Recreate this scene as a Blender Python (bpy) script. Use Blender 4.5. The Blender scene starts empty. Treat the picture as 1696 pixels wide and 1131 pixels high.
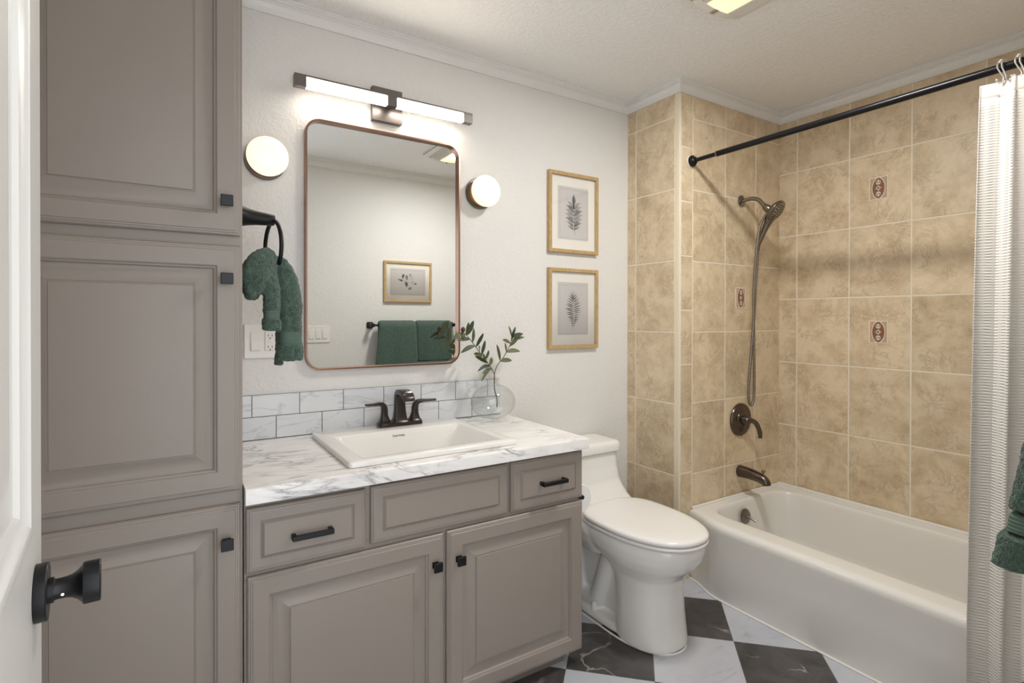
import bpy, bmesh, math, random
from mathutils import Vector, Matrix, noise
random.seed(7)
sc = bpy.context.scene
PI = math.pi

# ------------------------------------------------------------------ camera
cam_d = bpy.data.cameras.new('camera')
cam = bpy.data.objects.new('camera', cam_d)
sc.collection.objects.link(cam)
sc.camera = cam
cam_d.sensor_width = 36.0
cam_d.lens = 36.0 * 888.9055 / 1696.0
cam_d.shift_y = -(565.5 - 532.445) / 1696.0
cam_d.clip_start = 0.01
R = Vector((0.8441078518810626, -0.5361717210028801, 0.0013490698823857884))
U = Vector((0.0015766573335342841, 0.004998249784316683, 0.999986265731058))
F = Vector((0.5361711000645135, 0.8440941316558854, -0.0050644209645574305))
HC = 1.2402
m = Matrix((R, U, -F)).transposed().to_4x4()
m.translation = Vector((0, 0, HC))
cam.matrix_world = m

# ------------------------------------------------------------------ world (added fill standing in for hallway daylight, enters through the open door)
w = bpy.data.worlds.new('world')
sc.world = w
w.use_nodes = True
w.node_tree.nodes['Background'].inputs[0].default_value = (0.94, 0.975, 1.02, 1)
w.node_tree.nodes['Background'].inputs[1].default_value = 1.55

BAR_E, GLOBE_E, FAN_E, FAN_W = 14.0, 0.52, 0.58, 9.0
WARM = (1.0, 0.89, 0.76, 1)

vs = sc.view_settings
sc.display_settings.display_device = 'sRGB'
vs.view_transform = 'Standard'
vs.look = 'None'
vs.gamma = 1.0
vs.use_curve_mapping = False
vs.exposure = 0.97

# ------------------------------------------------------------------ room numbers
YA = 2.05      # mirror wall
YC = 0.155     # wall with the doorway
YP = 1.716     # plumbing wall of the tub alcove
XW = 2.025     # face of the short wing wall
XT = 2.837     # long tiled tub wall
XL = -0.35     # left wall
ZC = 2.364     # ceiling

# ------------------------------------------------------------------ object helpers
def link(o):
    sc.collection.objects.link(o)
    return o

def tag(o, label=None, cat=None, group=None, kind=None):
    if label: o['label'] = label
    if cat: o['category'] = cat
    if group: o['group'] = group
    if kind: o['kind'] = kind
    return o

def thing(name, label, cat, loc=(0, 0, 0), group=None):
    o = link(bpy.data.objects.new(name, None))
    o.location = loc
    o.empty_display_size = 0.05
    return tag(o, label, cat, group)

def obj(name, bm, mat, parent=None, smooth=False, label=None, bevel=0, bseg=2, subd=0, angle=40):
    """link a bmesh (built in world coordinates) as one mesh object"""
    bmesh.ops.recalc_face_normals(bm, faces=bm.faces[:])
    me = bpy.data.meshes.new(name)
    bm.to_mesh(me); bm.free()
    mats = mat if isinstance(mat, (list, tuple)) else [mat]
    for x in mats: me.materials.append(x)
    o = link(bpy.data.objects.new(name, me))
    if parent is not None:
        o.parent = parent
        off = Vector(parent.location)
        if parent.parent is not None: off += Vector(parent.parent.location)
        me.transform(Matrix.Translation(-off))
        # parts of a part: shift by the whole chain
        p = parent.parent
    if bevel:
        b = o.modifiers.new('bevel', 'BEVEL'); b.width = bevel; b.segments = bseg; b.limit_method = 'ANGLE'; b.angle_limit = math.radians(30)
        b.harden_normals = False
    if subd:
        s = o.modifiers.new('subd', 'SUBSURF'); s.levels = subd; s.render_levels = subd
    if smooth or bevel:
        for p in me.polygons: p.use_smooth = True
        if not smooth or angle < 180:
            try: me.set_sharp_from_angle(angle=math.radians(angle))
            except Exception: pass
    if label: o['label'] = label
    return o

def struct(name, bm, mat, parent=None, **k):
    o = obj(name, bm, mat, parent, **k)
    if parent is None: o['kind'] = 'structure'
    return o

def B(): return bmesh.new()

def box(bm, x0, x1, y0, y1, z0, z1, mi=0):
    v = [bm.verts.new(p) for p in ((x0,y0,z0),(x1,y0,z0),(x1,y1,z0),(x0,y1,z0),(x0,y0,z1),(x1,y0,z1),(x1,y1,z1),(x0,y1,z1))]
    fs = []
    for q in ((3,2,1,0),(4,5,6,7),(0,1,5,4),(1,2,6,5),(2,3,7,6),(3,0,4,7)):
        f = bm.faces.new([v[i] for i in q]); f.material_index = mi; fs.append(f)
    return v

def skin_rings(bm, rings, cap0=True, cap1=True, closed=False, mi=0):
    vr = [[bm.verts.new(p) for p in r] for r in rings]
    n = len(vr[0])
    m_ = len(vr)
    for i in range(m_ if closed else m_ - 1):
        a, b = vr[i], vr[(i + 1) % m_]
        for k in range(n):
            f = bm.faces.new((a[k], a[(k+1) % n], b[(k+1) % n], b[k])); f.material_index = mi
    if not closed:
        if cap0: f = bm.faces.new(vr[0][::-1]); f.material_index = mi
        if cap1: f = bm.faces.new(vr[-1]); f.material_index = mi
    return vr

def frame_axes(d):
    d = d.normalized()
    up = Vector((0, 0, 1)) if abs(d.z) < 0.9 else Vector((0, 1, 0))
    a = d.cross(up).normalized(); b = a.cross(d).normalized()
    return a, b

def lathe(bm, prof, center, axis=(0, 0, 1), n=32, mi=0, sx=1.0, sy=1.0):
    """prof = [(r, h)...] around axis through center"""
    ax = Vector(axis).normalized(); a, b = frame_axes(ax); c = Vector(center)
    rings = []
    for r, h in prof:
        r = max(r, 1e-5)
        rings.append([c + ax * h + a * (r * sx * math.cos(2*PI*k/n)) + b * (r * sy * math.sin(2*PI*k/n)) for k in range(n)])
    skin_rings(bm, rings, mi=mi)

def tube(bm, pts, rad, n=12, mi=0, squash=None, up=None, closed=False):
    pts = [Vector(p) for p in pts]
    if not hasattr(rad, '__len__'): rad = [rad] * len(pts)
    rings = []; prev = None
    L = len(pts)
    for i, p in enumerate(pts):
        if closed: t = pts[(i+1) % L] - pts[(i-1) % L]
        elif i == 0: t = pts[1] - p
        elif i == L-1: t = p - pts[-2]
        else: t = (pts[i+1] - pts[i-1])
        t.normalize()
        if up is not None:
            a = t.cross(Vector(up)).normalized()
        elif prev is None:
            a, _ = frame_axes(t)
        else:
            a = (prev - t * prev.dot(t)).normalized()
        prev = a
        b = a.cross(t).normalized()
        s = squash[i] if squash else 1.0
        r = rad[i]
        rings.append([p + a * (r * math.cos(2*PI*k/n)) + b * (r * s * math.sin(2*PI*k/n)) for k in range(n)])
    skin_rings(bm, rings, closed=closed, mi=mi)

def spline(ctrl, per=6):
    """Catmull-Rom through tuples of any dimension"""
    P = [ctrl[0]] + list(ctrl) + [ctrl[-1]]
    out = []
    for i in range(1, len(P) - 2):
        for k in range(per):
            t = k / per
            row = []
            for d in range(len(P[0])):
                a, b, c, e = P[i-1][d], P[i][d], P[i+1][d], P[i+2][d]
                row.append(0.5*((2*b)+(-a+c)*t+(2*a-5*b+4*c-e)*t*t+(-a+3*b-3*c+e)*t**3))
            out.append(tuple(row))
    out.append(tuple(ctrl[-1]))
    return out

def loops_front(bm, x0, x1, z0, z1, loops, yb, mi=0):
    """rectangular relief facing -Y: loops = [(inset, y)...]; closed at the back at yb"""
    rings = [[(x0, yb, z0), (x1, yb, z0), (x1, yb, z1), (x0, yb, z1)]]
    for i, y in loops:
        rings.append([(x0+i, y, z0+i), (x1-i, y, z0+i), (x1-i, y, z1-i), (x0+i, y, z1-i)])
    skin_rings(bm, rings, mi=mi)

def rrect(cx, cz, w_, h_, r, n=6):
    pts = []
    for sx, sz, a0 in ((1, 1, 0), (-1, 1, 90), (-1, -1, 180), (1, -1, 270)):
        for k in range(n + 1):
            a = math.radians(a0 + 90 * k / n)
            pts.append((cx + sx*(w_/2 - r) + r*math.cos(a), cz + sz*(h_/2 - r) + r*math.sin(a)))
    return pts

def apply_mods(o):
    dg = bpy.context.evaluated_depsgraph_get()
    me = bpy.data.meshes.new_from_object(o.evaluated_get(dg))
    old = o.data
    o.modifiers.clear()
    o.data = me
    me.name = old.name
    return o

# ------------------------------------------------------------------ materials
def lin(c):
    return tuple(((x/255)/12.92 if x/255 <= 0.04045 else (((x/255)+0.055)/1.055)**2.4) for x in c) + (1,)

class NT:
    def __init__(self, name):
        self.m = bpy.data.materials.new(name); self.m.use_nodes = True
        self.t = self.m.node_tree; self.n = self.t.nodes
        self.b = self.n['Principled BSDF']
    def new(self, t, **k):
        x = self.n.new(t)
        for a, v in k.items(): setattr(x, a, v)
        return x
    def set(self, **k):
        for a, v in k.items(): self.b.inputs[a.replace('_', ' ')].default_value = v
        return self
    def lk(self, a, b): self.t.links.new(a, b)
    def math(self, op, a, b=None, c=None):
        x = self.new('ShaderNodeMath', operation=op)
        for i, v in enumerate((a, b, c)):
            if v is None: continue
            if hasattr(v, 'node'): self.lk(v, x.inputs[i])
            else: x.inputs[i].default_value = v
        return x.outputs[0]
    def mix(self, f, a, b):
        x = self.new('ShaderNodeMix', data_type='RGBA')
        for i, v in ((0, f), (6, a), (7, b)):
            if hasattr(v, 'node'): self.lk(v, x.inputs[i])
            else: x.inputs[i].default_value = v
        return x.outputs[2]
    def pos(self, obj_space=False):
        if obj_space: return self.new('ShaderNodeTexCoord').outputs['Object']
        return self.new('ShaderNodeNewGeometry').outputs['Position']
    def noise(self, scale, detail=4, rough=0.5, vec=None, dist=0.0, out=0):
        x = self.new('ShaderNodeTexNoise')
        x.inputs['Scale'].default_value = scale; x.inputs['Detail'].default_value = detail
        x.inputs['Roughness'].default_value = rough; x.inputs['Distortion'].default_value = dist
        self.lk(vec if vec is not None else self.pos(), x.inputs['Vector'])
        return x.outputs[out]
    def ramp(self, f, *stops):
        x = self.new('ShaderNodeValToRGB')
        e = x.color_ramp.elements
        while len(e) < len(stops): e.new(0.5)
        for i, (p, c) in enumerate(stops):
            e[i].position = p; e[i].color = c
        self.lk(f, x.inputs[0])
        return x.outputs[0]
    def bump(self, h, strength=0.3, dist=0.002):
        x = self.new('ShaderNodeBump')
        x.inputs['Strength'].default_value = strength; x.inputs['Distance'].default_value = dist
        self.lk(h, x.inputs['Height']); self.lk(x.outputs[0], self.b.inputs['Normal'])
        return x

def plain(name, rgb, rough=0.5, metal=0.0, var=0.03, bump=None, spec=None):
    t = NT(name); c = lin(rgb)
    n_ = t.noise(12, 3)
    lo = tuple(max(0, x*(1-var)) for x in c[:3]) + (1,); hi = tuple(min(1, x*(1+var)) for x in c[:3]) + (1,)
    t.lk(t.mix(n_, lo, hi), t.b.inputs['Base Color'])
    t.set(Roughness=rough, Metallic=metal)
    if spec is not None: t.b.inputs['Specular IOR Level'].default_value = spec
    if bump: t.bump(t.noise(bump[0], 4), bump[1], bump[2])
    return t.m

def wallpaint(name, rgb, scale=70, st=0.35, dist=0.004):
    t = NT(name); c = lin(rgb)
    t.set(Base_Color=c, Roughness=0.6)
    n1 = t.noise(scale, 3, 0.55, dist=0.6)
    r = t.ramp(n1, (0.42, (0, 0, 0, 1)), (0.62, (1, 1, 1, 1)))
    t.bump(r, st, dist)
    return t.m

M = {}
M['wall'] = wallpaint('white orange peel wall paint', (228, 226, 222), 75, 0.30, 0.003)
M['ceil'] = wallpaint('white knockdown ceiling', (249, 248, 246), 60, 0.55, 0.0035)
M['trim'] = plain('white gloss trim paint', (238, 237, 234), 0.35)
M['door'] = plain('white door paint', (214, 212, 207), 0.3)
M['taupe'] = plain('taupe cabinet paint', (146, 136, 127), 0.42, var=0.02)
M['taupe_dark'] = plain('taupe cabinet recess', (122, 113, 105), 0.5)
M['black'] = plain('matte black metal', (26, 26, 28), 0.38, 0.4)
M['blackrod'] = plain('satin black rod', (24, 23, 24), 0.3, 0.5)
M['porcelain'] = plain('white porcelain', (236, 233, 228), 0.08, var=0.005)
M['plasticseat'] = plain('white seat plastic', (238, 235, 231), 0.2, var=0.005)
M['enamel'] = plain('white tub enamel', (233, 230, 224), 0.14, var=0.01)
M['orb'] = plain('oil rubbed bronze', (98, 88, 82), 0.24, 0.9)
M['faucet'] = plain('dark bronze faucet', (66, 60, 58), 0.28, 0.75)
M['nickel'] = plain('brushed nickel', (150, 143, 135), 0.25, 1.0)
M['dnickel'] = plain('dark brushed nickel', (128, 119, 110), 0.28, 0.95)
M['chrome'] = plain('chrome', (228, 225, 221), 0.2, 1.0)
M['copper'] = plain('brushed copper frame', (150, 116, 98), 0.28, 0.95)
M['bronzelamp'] = plain('dark bronze lamp metal', (112, 106, 103), 0.38, 0.8)
M['brass'] = plain('gold brass', (200, 160, 100), 0.35, 0.9)
M['white_plastic'] = plain('white switch plastic', (238, 235, 230), 0.3, var=0.005)
M['slot'] = plain('outlet slots', (40, 38, 38), 0.6)
M['caulk'] = plain('white caulk', (236, 234, 228), 0.6)
M['paper'] = plain('white tissue paper', (240, 238, 234), 0.9, bump=(300, 0.2, 0.001))
M['mat'] = plain('cream mat board', (244, 239, 229), 0.8, var=0.01)
M['print'] = plain('pale grey print paper', (214, 208, 204), 0.8, var=0.01)
M['ink'] = plain('grey ink wash', (134, 134, 133), 0.85, var=0.35)
M['ink_pale'] = plain('pale grey ink wash', (168, 166, 163), 0.85, var=0.2)
M['ink_dark'] = plain('dark grey ink', (92, 92, 94), 0.85, var=0.3)
M['navy'] = plain('black strike metal', (18, 18, 24), 0.4, 0.5)

def mat_wood():
    t = NT('pale gold wood frame')
    mp = t.new('ShaderNodeMapping'); t.lk(t.pos(), mp.inputs[0]); mp.inputs['Scale'].default_value = (40, 40, 14)
    n_ = t.noise(3, 5, 0.6, mp.outputs[0])
    t.lk(t.ramp(n_, (0.3, lin((176, 146, 100))), (0.7, lin((200, 170, 122)))), t.b.inputs['Base Color'])
    t.set(Roughness=0.4)
    return t.m
M['wood'] = mat_wood()

def mat_tile():
    t = NT('beige mottled ceramic tile')
    g = t.new('ShaderNodeNewGeometry')
    isl = g.outputs['Random Per Island']
    off = t.new('ShaderNodeVectorMath', operation='ADD')
    cx = t.new('ShaderNodeCombineXYZ')
    a = t.math('MULTIPLY', isl, 37.0); t.lk(a, cx.inputs[0]); t.lk(t.math('MULTIPLY', isl, 91.0), cx.inputs[1]); t.lk(t.math('MULTIPLY', isl, 53.0), cx.inputs[2])
    t.lk(g.outputs['Position'], off.inputs[0]); t.lk(cx.outputs[0], off.inputs[1])
    v = off.outputs[0]
    big = t.noise(6.5, 10, 0.74, v, 0.25)
    c1 = t.ramp(big, (0.28, lin((184, 161, 130))), (0.44, lin((208, 187, 155))), (0.58, lin((225, 206, 176))), (0.72, lin((214, 194, 162))))
    fine = t.noise(11, 10, 0.75, v, 0.9)
    vein = t.math('ABSOLUTE', t.math('SUBTRACT', fine, 0.5))
    vm = t.ramp(vein, (0.0, (1, 1, 1, 1)), (0.045, (0, 0, 0, 1)))
    spots = t.ramp(t.noise(9, 5, 0.6, v), (0.46, (0, 0, 0, 1)), (0.58, (1, 1, 1, 1)))
    f = t.math('MULTIPLY', t.math('MULTIPLY', vm, spots), 0.42)
    c2 = t.mix(f, c1, lin((146, 118, 88)))
    hsv = t.new('ShaderNodeHueSaturation')
    t.lk(c2, hsv.inputs['Color']); t.lk(t.math('MULTIPLY_ADD', isl, 0.10, 0.95), hsv.inputs['Value'])
    t.lk(hsv.outputs[0], t.b.inputs['Base Color'])
    t.set(Roughness=0.38)
    t.bump(big, 0.15, 0.003)
    return t.m
M['tile'] = mat_tile()
M['grout'] = plain('cream grout', (232, 222, 202), 0.85)
M['bullnose'] = plain('cream tile edging', (232, 220, 196), 0.5)

def mat_marble_counter():
    t = NT('white marble laminate')
    mp = t.new('ShaderNodeMapping'); t.lk(t.pos(), mp.inputs[0])
    mp.inputs['Rotation'].default_value = (0, 0, math.radians(24)); mp.inputs['Scale'].default_value = (3.0, 9.0, 9.0)
    n1 = t.noise(1.1, 9, 0.62, mp.outputs[0], 1.6)
    v1 = t.math('ABSOLUTE', t.math('SUBTRACT', n1, 0.5))
    m1 = t.ramp(v1, (0.0, (1, 1, 1, 1)), (0.012, (0.55, 0.55, 0.55, 1)), (0.05, (0, 0, 0, 1)))
    gate = t.ramp(t.noise(4.5, 3, 0.5), (0.44, (0, 0, 0, 1)), (0.58, (1, 1, 1, 1)))
    base = t.ramp(t.noise(1.6, 5, 0.6, mp.outputs[0], 0.8), (0.3, lin((222, 219, 217))), (0.6, lin((243, 240, 237))))
    f = t.math('MULTIPLY', t.math('MULTIPLY', m1, gate), 0.85)
    t.lk(t.mix(f, base, lin((112, 114, 122))), t.b.inputs['Base Color'])
    t.set(Roughness=0.22)
    return t.m
M['counter'] = mat_marble_counter()

def mat_subway():
    t = NT('pale marble subway tile')
    g = t.new('ShaderNodeNewGeometry'); isl = g.outputs['Random Per Island']
    cx = t.new('ShaderNodeCombineXYZ'); t.lk(t.math('MULTIPLY', isl, 40.0), cx.inputs[0]); t.lk(t.math('MULTIPLY', isl, 70.0), cx.inputs[2])
    off = t.new('ShaderNodeVectorMath', operation='ADD'); t.lk(g.outputs['Position'], off.inputs[0]); t.lk(cx.outputs[0], off.inputs[1])
    mp = t.new('ShaderNodeMapping'); t.lk(off.outputs[0], mp.inputs[0]); mp.inputs['Rotation'].default_value = (0, math.radians(38), 0); mp.inputs['Scale'].default_value = (2.2, 6, 9)
    n1 = t.noise(1.3, 6, 0.55, mp.outputs[0], 0.8)
    v1 = t.math('ABSOLUTE', t.math('SUBTRACT', n1, 0.52))
    m1 = t.ramp(v1, (0.0, (1, 1, 1, 1)), (0.02, (0, 0, 0, 1)))
    base = t.ramp(t.noise(3, 3, 0.5, off.outputs[0]), (0.3, lin((212, 215, 219))), (0.7, lin((226, 227, 229))))
    t.lk(t.mix(t.math('MULTIPLY', m1, 0.5), base, lin((172, 175, 180))), t.b.inputs['Base Color'])
    t.set(Roughness=0.25)
    return t.m
M['subway'] = mat_subway()
M['darkgrout'] = plain('grey grout', (96, 97, 99), 0.8)

def mat_floor():
    t = NT('black and white marble checker vinyl')
    p = t.pos()
    sx = t.new('ShaderNodeSeparateXYZ'); t.lk(p, sx.inputs[0])
    x = t.math('SUBTRACT', sx.outputs[0], 1.826); y = t.math('SUBTRACT', sx.outputs[1], 1.281)
    k = 1.0 / (math.sqrt(2) * 0.305)
    P = t.math('MULTIPLY', t.math('ADD', x, y), k); Q = t.math('MULTIPLY', t.math('SUBTRACT', x, y), k)
    fp = t.math('FLOOR', P); fq = t.math('FLOOR', Q)
    par = t.math('ABSOLUTE', t.math('MODULO', t.math('ADD', fp, fq), 2.0))
    cx = t.new('ShaderNodeCombineXYZ'); t.lk(t.math('MULTIPLY', fp, 7.3), cx.inputs[0]); t.lk(t.math('MULTIPLY', fq, 11.7), cx.inputs[1]); t.lk(t.math('MULTIPLY', fp, 3.1), cx.inputs[2])
    off = t.new('ShaderNodeVectorMath', operation='ADD'); t.lk(p, off.inputs[0]); t.lk(cx.outputs[0], off.inputs[1])
    v = off.outputs[0]
    # dark stone
    d0 = t.ramp(t.noise(6, 7, 0.65, v, 0.8), (0.32, lin((52, 49, 48))), (0.66, lin((90, 86, 84))))
    dv = t.math('ABSOLUTE', t.math('SUBTRACT', t.noise(3.2, 4, 0.45, v, 0.5), 0.5))
    dvm = t.ramp(dv, (0.0, (1, 1, 1, 1)), (0.0025, (0.8, 0.8, 0.8, 1)), (0.005, (0, 0, 0, 1)))
    dg = t.ramp(t.noise(5, 2, 0.5, v), (0.5, (0, 0, 0, 1)), (0.58, (1, 1, 1, 1)))
    dark = t.mix(t.math('MULTIPLY', t.math('MULTIPLY', dvm, dg), 0.55), d0, lin((214, 206, 198)))
    # white stone
    mp = t.new('ShaderNodeMapping'); t.lk(v, mp.inputs[0]); mp.inputs['Rotation'].default_value = (0, 0, math.radians(-20)); mp.inputs['Scale'].default_value = (3, 12, 3)
    w0 = t.ramp(t.noise(3, 5, 0.6, v), (0.3, lin((184, 186, 194))), (0.7, lin((206, 207, 212))))
    wn = t.noise(1.8, 6, 0.6, mp.outputs[0], 0.7)
    wm = t.ramp(wn, (0.30, (1, 1, 1, 1)), (0.40, (0, 0, 0, 1)))
    white = t.mix(t.math('MULTIPLY', wm, 0.55), w0, lin((140, 142, 150)))
    # thin seam
    def edge(q):
        fr = t.math('FRACT', q)
        return t.math('MINIMUM', fr, t.math('SUBTRACT', 1.0, fr))
    e = t.math('MINIMUM', edge(P), edge(Q))
    seam = t.math('LESS_THAN', e, 0.004)
    col = t.mix(par, white, dark)
    col = t.mix(t.math('MULTIPLY', seam, 0.5), col, lin((120, 118, 116)))
    t.lk(col, t.b.inputs['Base Color'])
    t.set(Roughness=0.32)
    return t.m
M['floor'] = mat_floor()

def mat_terry(name, rgb, rgb2):
    t = NT(name)
    p = t.pos(True)
    vo = t.new('ShaderNodeTexVoronoi'); vo.inputs['Scale'].default_value = 260; t.lk(p, vo.inputs['Vector'])
    n_ = t.noise(170, 3, 0.6, p)
    h = t.math('ADD', t.math('MULTIPLY', vo.outputs['Distance'], -1.0), n_)
    c = t.ramp(t.noise(120, 4, 0.6, p), (0.35, lin(rgb)), (0.7, lin(rgb2)))
    t.lk(c, t.b.inputs['Base Color'])
    t.set(Roughness=0.95)
    t.b.inputs['Specular IOR Level'].default_value = 0.1
    t.b.inputs['Sheen Weight'].default_value = 0.25
    t.bump(h, 0.9, 0.005)
    return t.m
M['terry'] = mat_terry('green terry cloth', (70, 92, 80), (92, 114, 101))

def mat_band():
    t = NT('green woven towel band')
    p = t.pos(True)
    wv = t.new('ShaderNodeTexWave', wave_type='BANDS', bands_direction='Z'); wv.inputs['Scale'].default_value = 50; t.lk(p, wv.inputs['Vector'])
    t.set(Base_Color=lin((84, 106, 94)), Roughness=0.8)
    t.bump(wv.outputs['Fac'], 0.6, 0.002)
    return t.m
M['band'] = mat_band()

def mat_curtain():
    t = NT('white waffle weave fabric')
    p = t.pos()
    s = t.new('ShaderNodeSeparateXYZ'); t.lk(p, s.inputs[0])
    jit = t.noise(18, 2, 0.5)
    z = t.math('SINE', t.math('ADD', t.math('MULTIPLY', s.outputs[2], 760.0), t.math('MULTIPLY', jit, 7.0)))
    uvn = t.new('ShaderNodeUVMap'); us = t.new('ShaderNodeSeparateXYZ'); t.lk(uvn.outputs[0], us.inputs[0])
    x = t.math('SINE', t.math('MULTIPLY', us.outputs[0], 330.0))
    h = t.math('MULTIPLY', t.math('ADD', z, 0.4), t.math('MULTIPLY_ADD', x, 0.5, 0.6))
    t.set(Base_Color=lin((224, 219, 212)), Roughness=0.9)
    t.b.inputs['Specular IOR Level'].default_value = 0.15
    t.bump(h, 0.50, 0.0018)
    return t.m
M['curtain'] = mat_curtain()

def emit(name, col, strength):
    t = NT(name)
    t.set(Base_Color=(0.45, 0.43, 0.40, 1), Roughness=0.4)
    t.b.inputs['Emission Color'].default_value = col
    t.b.inputs['Emission Strength'].default_value = strength
    return t.m
M['led'] = emit('lit LED diffuser', WARM, BAR_E)
M['globe'] = emit('lit opal glass', (1.0, 0.87, 0.67, 1), GLOBE_E)
M['fanlens'] = emit('lit fan lens', (1.0, 0.78, 0.45, 1), FAN_E)

def mat_mirror():
    t = NT('mirror glass'); t.set(Base_Color=(0.86, 0.88, 0.875, 1), Metallic=1.0, Roughness=0.012)
    return t.m
M['mirror'] = mat_mirror()

def mat_pane():
    t = NT('clear picture glass')
    tr = t.new('ShaderNodeBsdfTransparent'); gl = t.new('ShaderNodeBsdfGlossy'); gl.inputs['Roughness'].default_value = 0.02
    fr = t.new('ShaderNodeFresnel'); fr.inputs[0].default_value = 1.35
    mx = t.new('ShaderNodeMixShader')
    t.lk(fr.outputs[0], mx.inputs[0]); t.lk(tr.outputs[0], mx.inputs[1]); t.lk(gl.outputs[0], mx.inputs[2])
    t.lk(mx.outputs[0], t.n['Material Output'].inputs[0])
    return t.m
M['pane'] = mat_pane()

def mat_glass():
    t = NT('clear vase glass')
    t.set(Base_Color=(0.985, 0.995, 0.99, 1), Roughness=0.0, IOR=1.45)
    t.b.inputs['Transmission Weight'].default_value = 1.0
    return t.m
M['glass'] = mat_glass()
def mat_vase():
    t = NT('thin clear vase glass')
    tr = t.new('ShaderNodeBsdfTransparent'); tr.inputs[0].default_value = (0.985, 0.99, 0.988, 1)
    gl = t.new('ShaderNodeBsdfGlossy'); gl.inputs['Roughness'].default_value = 0.03
    lw = t.new('ShaderNodeLayerWeight'); lw.inputs[0].default_value = 0.5
    fac = t.math('MULTIPLY_ADD', t.math('POWER', lw.outputs['Facing'], 4.0), 0.55, 0.04)
    mx = t.new('ShaderNodeMixShader')
    t.lk(fac, mx.inputs[0]); t.lk(tr.outputs[0], mx.inputs[1]); t.lk(gl.outputs[0], mx.inputs[2])
    t.lk(mx.outputs[0], t.n['Material Output'].inputs[0])
    return t.m
M['vase'] = mat_vase()
def mat_leaf():
    t = NT('olive leaf')
    g = t.new('ShaderNodeNewGeometry')
    c = t.mix(g.outputs['Random Per Island'], lin((44, 56, 42)), lin((104, 112, 72)))
    t.lk(c, t.b.inputs['Base Color']); t.set(Roughness=0.5)
    return t.m
M['leaf'] = mat_leaf()
M['stem'] = plain('brown olive stem', (96, 88, 58), 0.6)
M['olive_dark'] = plain('dark olive fruit', (70, 28, 30), 0.35)
M['olive_green'] = plain('green olive fruit', (96, 96, 50), 0.35)

# ================================================================== SETTING
bm = B(); box(bm, XL-0.1, XT+0.1, -0.6, YA+0.1, -0.08, 0); struct('floor', bm, M['floor'])
bm = B(); box(bm, XL-0.1, XT+0.1, YC-0.115, YA+0.1, ZC, ZC+0.08); struct('ceiling', bm, M['ceil'])
bm = B(); box(bm, XL-0.1, XT+0.1, YA, YA+0.1, 0, ZC); struct('wall_back', bm, M['wall'])
bm = B(); box(bm, XL-0.1, XL, YC, YA, 0, ZC); struct('wall_left', bm, M['wall'])
# front wall with the doorway
DX0, DX1, DZ = -0.087, 0.669, 2.04
bm = B()
box(bm, XL-0.1, DX0-0.02, YC-0.115, YC, 0, ZC); box(bm, DX1+0.02, XT+0.1, YC-0.115, YC, 0, ZC)
box(bm, DX0-0.02, DX1+0.02, YC-0.115, YC, DZ+0.02, ZC)
struct('wall_front', bm, M['wall'])
# door lining and casing
bm = B()
for x0, x1 in ((DX0-0.0195, DX0), (DX1, DX1+0.0195)): box(bm, x0, x1, YC-0.117, YC+0.001, 0, DZ)
box(bm, DX0-0.0195, DX1+0.0195, YC-0.117, YC+0.001, DZ, DZ+0.0195)
struct('trim_1', bm, M['trim'], bevel=0.0015)
bm = B()
# casing right leg and head (room side), thin profile
box(bm, DX1+0.004, DX1+0.050, YC+0.0012, YC+0.011, 0, DZ+0.05); box(bm, DX0-0.006, DX1+0.003, YC+0.0012, YC+0.011, DZ+0.006, DZ+0.05)
struct('trim_2', bm, M['trim'], bevel=0.002)

def crown(name, path, zt=ZC, ht=0.058, pr=0.026):
    """crown moulding along a polyline of wall corners, offset into the room; path = [(x,y,(nx,ny))...]"""
    prof = [(0.0, -ht), (0.006, -ht), (0.0065, -ht+0.005), (0.0045, -ht+0.008), (0.006, -ht*0.66), (0.012, -ht*0.46), (0.018, -ht*0.40), (0.0165, -ht*0.36), (0.0165, -ht*0.31), (0.023, -ht*0.28), (0.0215, -ht*0.22), (0.0215, -ht*0.16), (pr+0.002, -ht*0.12), (pr+0.002, -0.0005), (0.0, -0.0005)]
    bm_ = B()
    rings = []
    for (x, y, (nx, ny)) in path:
        rings.append([(x + nx*o, y + ny*o, zt + h) for o, h in prof])
    skin_rings(bm_, rings)
    return struct(name, bm_, M['trim'])
TT = 0.0085  # tile build-up on the tiled walls
g_ = 0.0005
crown('trim_3', [(XL+g_, YA-g_, (1, -1)), (XW-TT, YA-g_, (-1, -1)), (XW-TT, YP-TT, (-1, -1)), (XT-TT, YP-TT, (-1, -1)), (XT-TT, YC+g_, (-1, 1)), (XL+g_, YC+g_, (1, 1)), (XL+g_, YA-g_, (1, -1))])

# ---- tiled walls: grout bed plus one slab per tile
def tile_wall(name, frame, us, vs_, bedbox, extra=None, gap=0.0062):
    """frame(u, v, d): point on the wall plane, d = distance out of the wall"""
    bm_ = B()
    box(bm_, *bedbox, mi=1)
    def slab(u0, u1, v0, v1, mi=0, t_=0.0085):
        u0 += gap/2; u1 -= gap/2; v0 += gap/2; v1 -= gap/2
        if u1-u0 < 0.004 or v1-v0 < 0.004: return
        e = 0.0012
        rings = []
        for ins, d in ((0, 0.001), (0, t_-e), (e*0.4, t_-e*0.35), (e*1.4, t_)):
            rings.append([frame(u0+ins, v0+ins, d), frame(u1-ins, v0+ins, d), frame(u1-ins, v1-ins, d), frame(u0+ins, v1-ins, d)])
        skin_rings(bm_, rings, mi=mi)
    for a in range(len(us)-1):
        for b in range(len(vs_)-1):
            slab(us[a], us[a+1], vs_[b], vs_[b+1])
    if extra: extra(slab)
    return struct(name, bm_, [M['tile'], M['grout'], M['bullnose']])
DZT = 0.3402
rowsP = [0.0] + [2.1993 - k*DZT for k in range(6, -1, -1)] + [ZC]
rowsP = [r for r in rowsP if 0 <= r <= ZC]
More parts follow.
